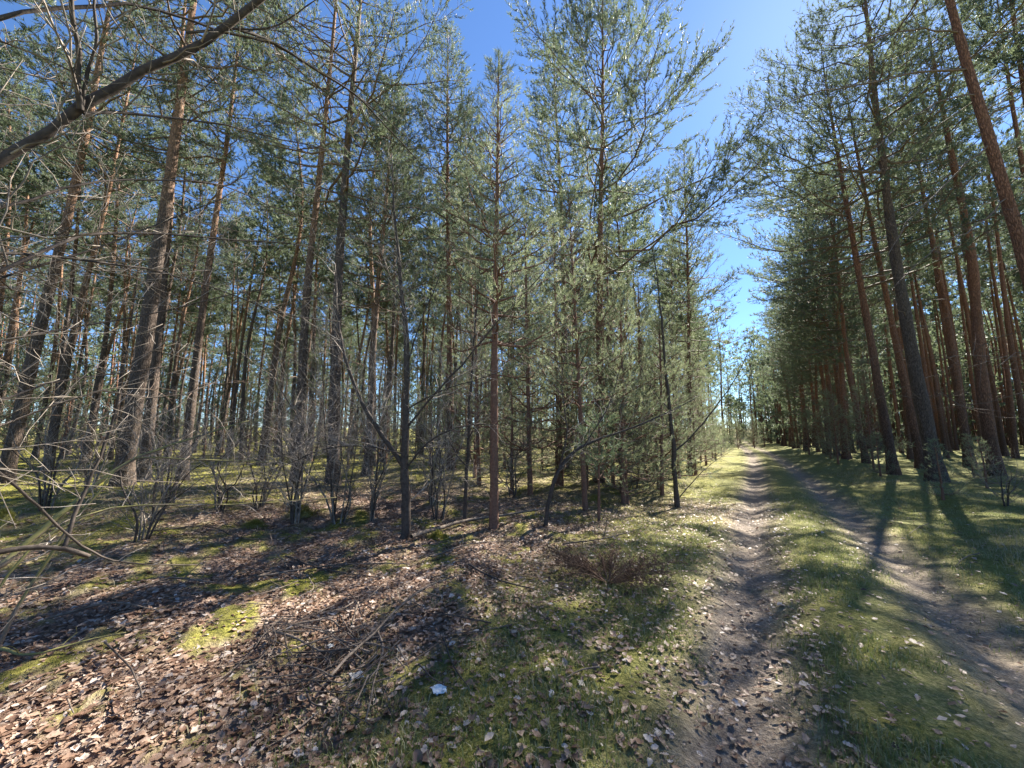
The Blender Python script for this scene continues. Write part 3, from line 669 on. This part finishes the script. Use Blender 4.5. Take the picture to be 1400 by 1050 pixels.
def limb_obj(P, r0, r1, n, mat, parent, sides=8, name='limb', wob=.006, seed=0):
    g = np.random.default_rng(seed); Q = resample(P, n); L = np.linalg.norm(Q[-1]-Q[0])
    Q[1:-1] += g.normal(size=(n-2, 3))*wob*L/ n**.5
    R = np.linspace(r0, r1, n)*(1+.06*g.normal(size=n))
    T = Tubes(); T.add(Q, R, sides); return T.build(name, mat, parent), Q, R
def bare(name, label, cat, base, limbs, seed, trunk=None, dens=5, length=.7, depth=2, tmat=M_TWIG, group=None, local=True):
    """limbs: (points, r0, r1, material). points are world places"""
    g = np.random.default_rng(seed); base = np.asarray(base, float)
    root = empty(name, base, label, cat, group); T = Tubes()
    for k, (P, r0, r1, m) in enumerate(limbs):
        P = np.array(P)-base
        o, Q, R = limb_obj(P, r0, r1, max(8, 3*len(P)), m, root, 8 if r0 > .012 else 5, 'trunk' if k == 0 and trunk else 'limb', seed=seed+k)
        twigs(T, Q, R, g, dens, length, depth, start=.25 if (k == 0 and trunk) else .1)
    tag(T.build('twigs', tmat, root), kind='stuff')
    return root
for root, Q_, R_, sd_ in DEAD_TW:
    T_ = Tubes(); twigs(T_, Q_, R_, np.random.default_rng(sd_), 3.5, .8, 2); tag(T_.build('twigs', M_LIMB, root), kind='stuff')
def pl(pts, r0, r1=None):                             # pixel line whose distance runs from r0 to r1
    r1 = r0 if r1 is None else r1; n = len(pts)
    return [at_r(p[0], p[1], r0+(r1-r0)*k/(n-1)) for k, p in enumerate(pts)]
# the tree standing just out of view on the left reaches over the picture with its boughs
tb = ground(-4.6, 1.9)
root = bare('bare_broadleaf_tree', 'bare broadleaf tree just outside the left edge reaching dark boughs across the upper left', 'tree', tb, [
    ([tb-[0, 0, .2], tb+[.02, .02, 1.5], tb+[.1, .05, 3.2], tb+[.2, .1, 5.5]], .10, .03, M_DARKB),
    ([tb+[.05, .02, 1.9]]+pl([(-60, 255), (0, 222), (110, 150), (180, 108), (250, 75), (310, 38), (362, -2), (440, -70)], 3.0, 3.5), .030, .016, M_DARKB),
    ([tb+[.08, .05, 2.8]]+pl([(-30, 35), (50, 10), (120, 8), (180, 4), (240, 22), (300, 42), (350, 52), (420, 85), (500, 140), (560, 190)], 3.2, 4.0), .015, .003, M_DARKB),
    ([tb+[.05, .02, 1.7]]+pl([(-30, 295), (40, 275), (110, 252), (170, 246), (250, 247), (310, 254), (370, 282), (430, 300)], 3.0, 3.8), .012, .003, M_DARKB),
    ([tb+[.04, .02, 1.5]]+pl([(-30, 345), (60, 350), (140, 358), (220, 372), (300, 396), (390, 430), (470, 440)], 2.9, 3.9), .011, .004, M_DARKB),
    ([tb+[.04, .02, 1.45]]+pl([(-30, 385), (50, 348), (100, 326), (170, 318), (260, 323), (350, 330), (430, 338)], 2.8, 3.6), .014, .004, M_DARKB),
    ([tb+[.05, .02, 1.6]]+pl([(-30, 390), (60, 362), (130, 340), (200, 312), (270, 285), (330, 255)], 3.1, 3.5), .012, .003, M_DARKB),
    (pl([(110, 150), (106, 110), (108, 70), (100, 30), (96, -20)], 3.1, 3.2), .013, .008, M_DARKB),
    (pl([(112, 150), (120, 100), (132, 50), (128, 10), (135, -30)], 3.1, 3.3), .008, .005, M_DARKB),
    (pl([(115, 156), (160, 154), (220, 160), (300, 170), (360, 185), (450, 205)], 3.1, 3.6), .008, .003, M_DARKB),
    (pl([(327, 40), (355, 50), (400, 75), (440, 100), (480, 125), (530, 175), (590, 240)], 3.4, 3.9), .010, .003, M_DARKB),
    (pl([(255, 45), (320, 40), (370, 38), (420, 8), (450, -15)], 3.3, 3.6), .007, .003, M_DARKB),
    ([tb+[.03, .02, 1.2]]+pl([(-20, 470), (60, 455), (150, 440), (230, 425), (330, 400), (400, 392)], 2.8, 3.5), .010, .003, M_DARKB),
    ([tb+[.03, .02, 1.1]]+pl([(-20, 548), (30, 540), (80, 520), (150, 512), (230, 500)], 2.7, 3.3), .013, .003, M_DARKB),
    ([tb+[.03, .02, 1.0]]+pl([(-20, 590), (60, 560), (140, 535), (220, 545), (300, 520)], 2.7, 3.4), .010, .003, M_DARKB),
], 301, trunk=True, dens=6, length=.95, depth=3, tmat=M_TWIG2)
# low dead branches on the left
def cut_branch(label, pts, r0, r1, ra, rb, mat, seed, dens=4, length=.5, name='dead_branch', cat='branch', depth=2, group=None):
    P = pl(pts, ra, rb); gz = float(terr(P[0][0], P[0][1]))
    if seed in (311, 315, 316):                                 # its foot stands in the ground a little further left
        d = P[0]-P[1]; d[2] = 0; d = d/max(np.linalg.norm(d), 1e-6)*.35*(P[0][2]-gz+.2); f_ = P[0]+d; f_[2] = float(terr(f_[0], f_[1]))-.05; P = [f_]+P
    return bare(name, label, cat, P[0], [(P, r0, r1, mat)], seed, dens=dens, length=length, depth=depth, group=group)
cut_branch('yellow mossy bough slanting up from the lower left edge towards the thick pine', [(-70, 822), (10, 765), (80, 705), (120, 672), (165, 638), (210, 616), (270, 597), (340, 575)], .026, .006, 4.0, 5.0, M_MOSSB, 311, 4, .6)
cut_branch('thick grey fallen branch with a dark broken end lying at the left edge', [(-160, 775), (-40, 762), (20, 751), (60, 748), (95, 752), (122, 761)], .015, .012, 3.3, 3.4, M_DARKB, 312, 5, .5)
cut_branch('thin dark stem curving up out of the fallen branch at the left', [(88, 748), (104, 700), (128, 645), (150, 590), (166, 520), (180, 440), (188, 380)], .010, .004, 3.4, 3.6, M_DARKB, 313, 5, .55)
cut_branch('dark bare stick sloping down from the left edge to the leaf litter', [(-20, 632), (30, 672), (75, 715), (110, 745), (150, 765), (210, 772), (270, 772)], .008, .003, 3.0, 3.4, M_DARKB, 314, 3, .35)
cut_branch('long thin mossy branch reaching level to the right in front of the thick pine', [(120, 690), (180, 628), (240, 627), (310, 630), (390, 632)], .012, .004, 4.3, 4.6, M_MOSSB, 315, 3, .45)
cut_branch('long level twig low over the moss left of the bare shrubs', [(75, 725), (140, 697), (210, 690), (300, 690), (380, 686), (460, 680)], .010, .003, 4.0, 4.6, M_MOSSB, 316, 3, .4)
# bare saplings and shrubs in the middle
g0 = gp(553, 740); f0 = g0[1]
def A(l, f): return [at(p[0], p[1], f+(p[2] if len(p) > 2 else 0)) for p in l]
bare('bare_sapling', 'bare broadleaf sapling with dark forked trunk in the middle of the litter', 'sapling', g0, [
    ([g0-[.03, 0, .1], g0+[.02, 0, .1]]+A([(556, 700), (553, 640), (556, 560), (556, 470), (548, 390), (540, 300), (535, 210)], f0), .072, .008, M_DARKB),
    (A([(553, 640), (535, 612), (512, 580), (492, 545), (472, 490), (462, 430, .4), (458, 360, .6)], f0), .040, .008, M_DARKB),
    (A([(556, 640), (580, 610), (610, 590), (640, 582), (680, 580, -.3)], f0), .018, .003, M_DARKB),
    (A([(556, 585), (590, 545), (630, 500), (690, 430), (745, 370), (800, 300)], f0), .020, .003, M_DARKB),
    (A([(556, 560), (600, 535), (650, 520), (720, 495)], f0), .014, .003, M_DARKB),
    (A([(556, 500), (575, 440), (600, 380), (612, 320)], f0), .014, .003, M_DARKB),
    (A([(550, 620), (500, 610), (440, 615), (400, 632), (350, 650)], f0-.4), .012, .003, M_DARKB),
    (A([(556, 690), (575, 672), (600, 650), (625, 640)], f0), .008, .002, M_TWIG),
    (A([(556, 430), (530, 370), (505, 300), (480, 250)], f0), .012, .003, M_DARKB),
], 321, trunk=True, dens=7.5, length=.95, depth=3)
g1 = gp(745, 720); f1 = g1[1]
bare('leaning_sapling', 'bare sapling bowing over to the right beside the pine sapling', 'sapling', g1, [
    ([g1-[0, 0, .1], g1+[.02, 0, .1]]+A([(752, 680), (763, 645), (785, 618), (815, 602), (850, 590), (905, 568), (950, 545)], f1), .042, .006, M_DARKB),
    (A([(765, 640), (775, 590), (768, 530), (780, 450)], f1), .016, .003, M_DARKB),
    (A([(800, 608), (830, 560), (850, 500), (880, 440)], f1), .012, .003, M_DARKB)], 322, trunk=True, dens=5.5, length=.7, depth=3)
g2 = gp(926, 694); f2 = g2[1]
bare('forked_bare_tree', 'small dark bare tree with a low side limb beside the left rut', 'tree', g2, [
    ([g2-[0, 0, .1], g2+[.0, 0, .08]]+A([(922, 650), (921, 612), (915, 560), (909, 500), (905, 440), (900, 390), (890, 330)], f2), .062, .008, M_DARKB),
    (A([(922, 618), (940, 603), (960, 580), (985, 548), (1010, 510), (1030, 465), (1045, 440)], f2), .022, .003, M_DARKB),
    (A([(929, 680), (950, 655), (975, 632), (1003, 615)], f2), .014, .003, M_DARKB),
    (A([(915, 560), (890, 530), (870, 490), (850, 460)], f2), .014, .003, M_DARKB),
    (A([(906, 450), (935, 410), (960, 360)], f2), .012, .003, M_DARKB)], 323, trunk=True, dens=4, length=.7)
g3 = gp(636, 716); f3 = g3[1]
bare('thin_bare_sapling', 'thin dark bare sapling just left of the slim red-trunked young pine', 'sapling', g3, [
    ([g3-[0, 0, .1], g3+[0, 0, .1]]+A([(637, 670), (640, 610), (643, 540), (648, 470), (655, 380), (660, 300)], f3), .036, .005, M_DARKB),
    (A([(640, 640), (620, 615), (612, 570), (600, 520)], f3), .012, .003, M_DARKB),
    (A([(641, 600), (660, 560), (690, 530)], f3), .010, .003, M_DARKB)], 324, trunk=True, dens=6, length=.75, depth=3)
def shrub(label, px, py, n, h, seed, spread=.35):
    g = np.random.default_rng(seed); b = gp(px, py); L = []
    for k in range(n):
        a = g.random()*6.28; sp = spread*h*g.uniform(.3, 1); e = b+[sp*math.cos(a), sp*math.sin(a), h*g.uniform(.55, 1.05)]
        mdl = b+[.35*sp*math.cos(a)+g.normal()*.05*h, .35*sp*math.sin(a), .5*(e[2]-b[2])]
        md2 = .5*(mdl+e)+g.normal(size=3)*.06*h; mdl = mdl+g.normal(size=3)*.05*h
        L.append(([b+[.06*math.cos(a), .06*math.sin(a), -.08], b+[.11*math.cos(a)+g.normal()*.03, .11*math.sin(a), .25], mdl, md2, e], .011+.008*g.random(), .003, M_DARKB if k % 2 == 0 else M_TWIG2))
    return bare('bare_shrub', label, 'shrub', b, L, seed, dens=7.5, length=.9, tmat=M_TWIG if seed % 2 else M_TWIG2)
shrub('many-stemmed bare grey shrub left of the two, below the slim lit pine', 403, 716, 9, 2.9, 331, .38)
shrub('many-stemmed bare shrub with a mossy foot, between the grey shrub and the forked sapling', 462, 717, 8, 3.6, 332, .26)
shrub('tangled low bare shrub at the foot of the thick left pine', 300, 700, 7, 1.7, 333, .5)
shrub('spindly bare shrub among the moss at the far left', 120, 668, 7, 2.2, 334, .4)
shrub('small bare bush at the foot of the young pines right of the leaning sapling', 868, 668, 6, 1.6, 335, .4)
shrub('thin bare shrub behind the thin bare sapling', 590, 690, 6, 2.6, 336, .35)
shrub('bare bush behind the slim red-trunked young pine', 700, 680, 6, 2.2, 337, .4)
shrub('spindly bare shrub between the bare shrubs and the forked sapling', 508, 712, 7, 3.0, 339, .36)
shrub('fine-twigged bare shrub left of the grey shrub in the moss', 355, 692, 7, 2.4, 340, .42)
shrub('slight bare shrub right behind the forked bare sapling', 600, 712, 5, 2.4, 341, .45)
shrub('bare leggy shrub between left edge and the mossy bough', 62, 700, 8, 1.9, 342, .5)
shrub('bare shrub on the moss right of the thick leaning pine foot', 232, 690, 8, 2.3, 343, .45)
shrub('bare bush at the far side of the shaded litter, left of the heap', 190, 742, 7, 1.5, 344, .55)
shrub('bare low bush in the grass right of the close leaning pine', 1372, 692, 5, .9, 338, .6)

# ------------------------------------------------------------------ things lying on the ground
def lying(label, pts, r0, r1, mat, seed, name='stick', cat='stick', lift=.03, dens=0, length=.3, group=None):
    g = np.random.default_rng(seed)
    W = [gp(*p) for p in pts]; W = [w+[0, 0, lift+r0*.5+.03*g.random()] for w in W]
    b = W[0].copy(); P = np.array(W)-b
    if dens == 0:
        o, Q, R = limb_obj(P, r0, r1, 10, mat, None, 6, name, seed=seed); o.location = b; return tag(o, label, cat, group)
    root = empty(name, b, label, cat, group); o, Q, R = limb_obj(P, r0, r1, 12, mat, root, 6, 'stem', seed=seed)
    T = Tubes(); twigs(T, Q, R, g, dens, length, 2, .12); tag(T.build('twigs', mat, root), kind='stuff'); return root
lying('long thin fallen trunk lying behind the forked bare sapling across to the leaning sapling', [(562, 744), (640, 719), (690, 710), (748, 703)], .032, .018, M_DEADWOOD, 401, 'fallen_trunk', 'log', .06)
lying('long branching dead bough on top of the brushwood heap', [(450, 955), (470, 930), (505, 895), (545, 850), (585, 823), (632, 802)], .010, .007, M_DEADWOOD, 402, 'dead_bough', 'branch', .10, 5, .5)
lying('thin dead bough curving across the front of the brushwood heap', [(372, 882), (410, 900), (445, 912), (490, 905), (540, 912)], .010, .004, M_DEADWOOD, 403, 'dead_bough', 'branch', .08, 5, .4)
lying('pale dead bough pointing at the camera from the brushwood heap', [(515, 880), (522, 915), (512, 950), (505, 985), (498, 1015)], .010, .004, M_DEADWOOD, 404, 'dead_bough', 'branch', .08, 5, .35)
lying('dark stick lying in leaves between heap and brown dead juniper', [(640, 780), (680, 800), (730, 815)], .012, .006, M_DARKB, 405, 'stick', 'stick', .03, 3, .3)
lying('long low grey twig arching over the leaves at the lower left', [(0, 900), (60, 905), (120, 893), (170, 880)], .012, .004, M_MOSSB, 406, 'stick', 'stick', .05, 4, .3)
lying('bent bare stick standing out of moss in the lower left litter', [(140, 902), (165, 930), (182, 965), (190, 990)], .007, .004, M_DARKB, 407, 'stick', 'stick', .10, 3, .3)
lying('fallen stick with twigs lying below the two bare shrubs', [(350, 800), (420, 785), (520, 780), (560, 778)], .012, .005, M_DEADWOOD, 408, 'stick', 'stick', .05, 4, .4)
for k, (lb, pts_) in enumerate([('dark dead bough lying across the moss below the thick leaning pine', [(205, 735), (270, 728), (345, 748), (400, 742)]), ('long dead bough lying in shaded litter left of the brushwood heap', [(150, 830), (230, 800), (310, 806), (372, 792)]),
        ('forked dead bough lying between the heap and the two bare shrubs', [(390, 770), (445, 790), (520, 800)]), ('low dead bough lying right of the forked bare sapling', [(590, 770), (640, 752), (705, 748)]), ('dead bough lying in the moss at the far left', [(30, 668), (110, 655), (180, 662)]),
        ('dead bough lying behind the grey-barked pine foot', [(420, 668), (490, 660), (560, 668)]), ('dead bough near the brown dead bush pointing at the track', [(770, 752), (820, 744), (880, 728)]), ('dark dead bough lying in the lower left litter', [(60, 860), (130, 842), (215, 850)])]):
    lying(lb, pts_, .011, .004, M_DEADWOOD if k % 2 else M_DARKB, 420+k, 'dead_bough', 'branch', .05, 6, .5)
g = np.random.default_rng(77)
for k in range(85):                                    # the heap itself
    cx, cy = 470+g.normal()*55, 900+g.normal()*50
    a = g.normal()*.7+2.45; l = g.uniform(35, 120)
    lying('%s %s stick %s of the brushwood heap' % ('pale' if k % 3 else 'dark', ('twiggy' if l > 70 else 'short forked') if k % 3 else ('long thin' if l > 70 else 'short thin'), ('at the far end' if cy < 885 else 'at the near end')+(' left side' if cx < 470 else ' right side')), [(cx, cy), (cx+l*.5*math.cos(a)+g.normal()*8, cy+l*.4*math.sin(a)), (cx+l*math.cos(a), cy+l*.75*math.sin(a))], g.uniform(.003, .008), .002, M_DEADWOOD if k % 3 else M_DARKB, 500+k, lift=g.uniform(.02, .14), group='sticks of the brushwood heap', dens=4 if k % 3 else 0, length=.3)
TW_AT = ['above and right of the paper scrap', 'in the litter left of the brown dead bush', 'in the litter below the fallen trunk', 'between moss patches left of the bare shrubs', 'in shade left of the brushwood heap', 'just right of the brown dead bush', 'on the left edge of the track', 'on the left rut near the camera', 'on the mossy bank right of the track', 'in the left rut farther off', 'at the upper end of the brushwood heap', 'among the scattered leaves right of the paper scrap', 'in the lower left corner litter', 'beside the right rut']
for k, (px, py) in enumerate([(700, 860), (760, 770), (620, 760), (330, 765), (250, 850), (880, 760), (960, 820), (1060, 900), (1340, 760), (1050, 745), (560, 800), (820, 920), (90, 960), (1270, 720)]):
    a = g.random()*3.14; l = g.uniform(40, 90)
    lying('short fallen twig lying '+TW_AT[k], [(px, py), (px+l*.5*math.cos(a), py+l*.15*math.sin(a)), (px+l*math.cos(a), py+l*.3*math.sin(a)+4)], .006, .003, M_DEADWOOD, 600+k, group='single twigs on the forest floor', lift=.015)
# brown dead juniper
jb = gp(832, 800); root = empty('dead_juniper', jb, 'low brown dead bush beside the leaf-strewn track edge', 'bush'); T = Tubes(); g = np.random.default_rng(88); cm = MB()
SPp, SDd, SLl = [], [], []
for k in range(34):
    a = g.random()*6.28; l = g.uniform(.48, .82); e = np.array([math.cos(a)*l, math.sin(a)*l*.8, g.uniform(.08, .34)])
    Q = resample([np.zeros(3), e*.5+[0, 0, .05], e], 6); T.add(Q, np.linspace(.007, .002, 6), 4)
    for j in range(40):
        t = g.uniform(.25, 1)*5; i = min(int(t), 4); p = Q[i]+(Q[i+1]-Q[i])*(t-i)
        d = nrm(Q[i+1]-Q[i]+g.normal(size=3)*.12); SPp.append(p); SDd.append(d); SLl.append(.08)
T.build('stem', M_BROWN, root); needles(cm, np.array(SPp), np.array(SDd), np.array(SLl), 8, .04, .005, g); cm.build('sprays', M_BROWN, root, False)
# white paper scrap
def scrap(px, py, label, col, size, seed, name='paper_scrap', cat='litter'):
    g = np.random.default_rng(seed); b = gp(px, py)+[0, 0, .035]; n = 7
    m, nt, N, L, bs = mat_new(name); bs.inputs['Base Color'].default_value = (*col, 1); bs.inputs['Roughness'].default_value = .6
    X, Y = np.meshgrid(np.linspace(-.5, .5, n), np.linspace(-.5, .5, n)); Z = .10*np.abs(X+.1)+.05*g.normal(size=X.shape)+.18*(Y+.5)
    c, s = math.cos(.5), math.sin(.5)
    V = np.stack([(X*c-Y*s)*size*1.1+.006*g.normal(size=X.shape), (X*s+Y*c)*size*.8+.006*g.normal(size=X.shape), Z*size], -1).reshape(-1, 3)
    idx = np.arange(n*n).reshape(n, n); q = np.stack([idx[:-1, :-1], idx[:-1, 1:], idx[1:, 1:], idx[1:, :-1]], -1).reshape(-1, 4)
    mb = MB(); mb.add(V, None, q); o = mb.build(name, m, None, False); o.location = b
    md = o.modifiers.new('thick', 'SOLIDIFY'); md.thickness = .0015
    return tag(o, label, cat)
scrap(600, 953, 'crumpled bluish-white scrap of paper on the shaded mossy leaves', (.50, .57, .62), .075, 3)
scrap(486, 934, 'crumpled grey-white scrap lying under the brushwood twigs', (.34, .32, .30), .07, 4)
scrap(452, 893, 'tiny white scrap beside the twigs of the brushwood heap', (.45, .46, .47), .04, 5)
# mossy stumps
def cushion(px, py, label, w, h, seed, mat, name, cat):
    g = np.random.default_rng(seed); b = gp(px, py); n, k = 7, 14; V = []
    for i in range(n):
        t = i/(n-1)
        for j in range(k):
            a = j*6.283/k; r = w*math.cos(t*1.5)*(1+.12*g.normal()); V.append((r*math.cos(a), r*.8*math.sin(a), h*math.sin(t*1.5)-.03))
    idx = np.arange(n*k).reshape(n, k); q = np.stack([idx[:-1], np.roll(idx[:-1], -1, 1), np.roll(idx[1:], -1, 1), idx[1:]], -1).reshape(-1, 4)
    root = empty(name, b, label, cat); mb = MB(); mb.add(V, None, q); mb.build('mound', M_MOSSB, root)
    P = np.array(V)[g.integers(0, len(V), 900)]+g.normal(size=(900, 3))*.02; D = nrm(P*[1, 1, 1.3]+[0, 0, .05]+g.normal(size=(900, 3))*.03)
    m2 = MB(); needles(m2, P, D, np.full(900, .02), 4, .03, .006, g); tag(m2.build('moss', mat, root, False), kind='stuff')
cushion(598, 738, 'small bright green moss cushion beside the fallen trunk', .11, .09, 1, M_MOSS, 'moss_cushion', 'moss')
cushion(348, 722, 'moss cushion in the litter below the left bare shrub', .14, .10, 2, M_MOSS, 'moss_cushion', 'moss')
cushion(412, 706, 'low mossy stump close behind the left bare shrub', .2, .16, 3, M_MOSS, 'mossy_stump', 'stump')
cushion(2, 722, 'dark rotten stump at the far left edge in the moss', .13, .22, 4, M_MOSS, 'rotten_stump', 'stump')

# ------------------------------------------------------------------ ground cover
g = np.random.default_rng(9)
def scatter(n, rmax, dens, seed, rmin=.9, spread=64):
    """points in the view's wedge (and a little beyond), thinned by dens(x, y, r)"""
    g = np.random.default_rng(seed); r = rmin+(rmax-rmin)*g.random(n); az = np.radians(g.uniform(-spread, spread, n))
    x, y = r*np.sin(az), r*np.cos(az); k = g.random(n) < dens(x, y, r)
    return x[k], y[k], r[k]
def blades(name, label, x, y, h, w, mat, seed, bendy=.6, nseg=1):
    g = np.random.default_rng(seed); n = len(x); z = terr(x, y)-.005
    a = g.random(n)*6.28; hh = h*g.uniform(.45, 1.3, n); ln = bendy*hh*g.random(n)**.7; b = a+1.57+g.normal(size=n)*.5
    ww = w*g.uniform(.7, 1.3, n)
    B = np.stack([x, y, z], 1); S = np.stack([np.cos(a), np.sin(a), 0*a], 1)*ww[:, None]/2; Dv = np.stack([np.cos(b), np.sin(b), 0*b], 1)
    Mid = B+Dv*(ln*.3)[:, None]+np.array([0, 0, 1])*(hh*.6)[:, None]
    Tp = B+Dv*ln[:, None]+np.array([0, 0, 1])*(np.sqrt(np.maximum(hh**2-.5*ln**2, .0001))*.95)[:, None]
    V = np.stack([B-S, B+S, Mid+S*.7, Mid-S*.7, Tp], 1).reshape(-1, 3); i = (np.arange(n)*5)[:, None]
    mb = MB(); mb.add(V, i+np.array([[3, 2, 4]]), i+np.array([[0, 1, 2, 3]]))
    o = mb.build(name, mat, None, False); return tag(o, label, None, None, 'stuff')
def dz(k): return lambda x, y: zones(x, y)[k]
def wt(f, r, r0): return f*np.clip(r/ r0, 0, 1)
x, y, r = scatter(300000, 12, lambda x, y, r: (zones(x, y)[1]*(1-.9*zones(x, y)[0]))*np.clip(1.2-r/13, .1, 1)*np.clip(r/3, .3, 1), 11)
blades('moss', 'yellow-green moss growing in soft patches over the forest floor', x, y, .026, .006, M_MOSS, 12, .9)
def gd(x, y, r):
    d, m, l, gr = zones(x, y); return np.clip(gr*(1-d)*.8-.2*m, 0, 1)*(fbm(x*1.7, y*1.7, 71, 3) > .42)*np.clip(1.2-r/16, .1, 1)*np.clip(r/3, .3, 1)
x, y, r = scatter(520000, 15, gd, 13)
blades('grass', 'short green and straw-coloured grass along the track', x, y, .065, .005, M_GRASS, 14, 1.1)
def sd(x, y, r):
    d, m, l, gr = zones(x, y); s, u = su(x, y); return np.clip((.25*(np.abs(u-.6) > 1.3)+.75*(u > 2.3))*(1-d)*(1-l), 0, 1)*(fbm(x*.9, y*.9, 81, 3) > .5)
x, y, r = scatter(150000, 24, sd, 15, 2.5)
blades('dry_grass', 'pale dry grass between the trees and on the bank', x, y, .10, .006, M_STRAW, 16, 1.2)

# leaves: lobed, curled
def leaf_shape(g, lobes=True):
    """outline and midrib of a dry oak leaf, 1 long"""
    t = np.linspace(0, 1, 8); w = .30*np.sin(np.pi*t**.85)**.8*(1+.28*np.sin(t*22+g.random()*6)*lobes)
    w[0] = .015; w[-1] = .02
    L = np.stack([t-.5, w, 0*t], 1); Rr = np.stack([t-.5, -w*g.uniform(.85, 1.1), 0*t], 1); C = np.stack([t-.5, 0*t, 0*t], 1)
    c1, c2, tw = g.uniform(.0, .8), g.normal()*.5, g.normal()*.4
    def f(P):
        P = P.copy(); P[:, 2] += c1*np.abs(P[:, 1])**1.3*1.2+c2*(P[:, 0]**2)*.8+tw*P[:, 0]*P[:, 1]*1.5+.02*g.normal(size=len(P)); return P
    V = np.concatenate([f(L), f(C), f(Rr)]); n = 8
    q = [[k, k+1, n+k+1, n+k] for k in range(n-1)]+[[n+k, n+k+1, 2*n+k+1, 2*n+k] for k in range(n-1)]
    return V-[0, 0, V[:, 2].min()], np.array(q)
def ld(x, y, r):
    d, m, l, gr = zones(x, y); s, u = su(x, y)
    return (1-.5*d)*np.clip(l*1.0+.22*(1-l)*(u < .3)+.03*(u >= .3)*(u < 2.5)+.05*d+.03, 0, 1)*np.clip(1.5-r/11, .06, 1)*np.clip(r/4, .3, 1)
x, y, r = scatter(245000, 15, ld, 17, 1.3)
order = np.argsort(r); x, y, r = x[order], y[order], r[order]
inview = np.abs(x/np.maximum(y, .1)) < 1.45
near = np.where(inview & (y > 1.75))[0][:300]
shapes = []
for k in range(24):
    V, q = leaf_shape(g); mb = MB(); mb.add(V, None, q); shapes.append((V, q, mb.mesh('leaf', M_LEAF, False)))
for i in near:
    o = link('leaf', shapes[g.integers(24)][2], FLOOR); sz = .035+.05*g.random()**1.4
    o.location = (x[i], y[i], float(terr(x[i], y[i]))+.012+.012*g.random()); o.scale = (sz, sz, sz)
    o.rotation_euler = (g.normal()*.25, g.normal()*.25, g.random()*6.28)
mask = np.ones(len(x), bool); mask[near] = False; X, Y, RR = x[mask], y[mask], r[mask]
mb = MB(); zz = terr(X, Y); n = len(X); pick = g.integers(0, 24, n)
for k in range(24):
    I = np.where(pick == k)[0]; V, q = shapes[k][0], shapes[k][1]
    for far_ in (0, 1):
        J = I[(RR[I] > 3.3) == bool(far_)]
        if far_:                                        # farther leaves: a folded outline of six points
            Vv = V[[0, 3, 7, 19, 5, 21]]; qq = np.array([[0, 2, 4, 1], [0, 3, 5, 2]])
        else: Vv, qq = V, q
        m_ = len(J)
        if m_ == 0: continue
        sz = .018+.050*g.random(m_)**1.7; yw = g.random(m_)*6.28; tx = g.normal(size=m_)*.2; ty = g.normal(size=m_)*.2
        W = Vv[None]*sz[:, None, None]; W = W.copy()
        c, s = np.cos(tx)[:, None], np.sin(tx)[:, None]; W[..., 1], W[..., 2] = W[..., 1]*c-W[..., 2]*s, W[..., 1]*s+W[..., 2]*c
        c, s = np.cos(ty)[:, None], np.sin(ty)[:, None]; W[..., 0], W[..., 2] = W[..., 0]*c+W[..., 2]*s, -W[..., 0]*s+W[..., 2]*c
        c, s = np.cos(yw)[:, None], np.sin(yw)[:, None]; W[..., 0], W[..., 1] = W[..., 0]*c-W[..., 1]*s, W[..., 0]*s+W[..., 1]*c
        W = W+np.stack([X[J], Y[J], zz[J]+.010+.02*g.random(m_)], 1)[:, None]
        mb.add(W.reshape(-1, 3), None, (qq[None]+(np.arange(m_)*len(Vv))[:, None, None]).reshape(-1, 4))
tag(mb.build('leaf_litter', M_LEAF, None, False), 'dry brown oak leaves strewn over the forest floor and track', None, None, 'stuff')
tot = sum(len(m.loops)-2*len(m.polygons) for m in bpy.data.meshes)
print('triangles', tot, 'objects', len(bpy.data.objects))
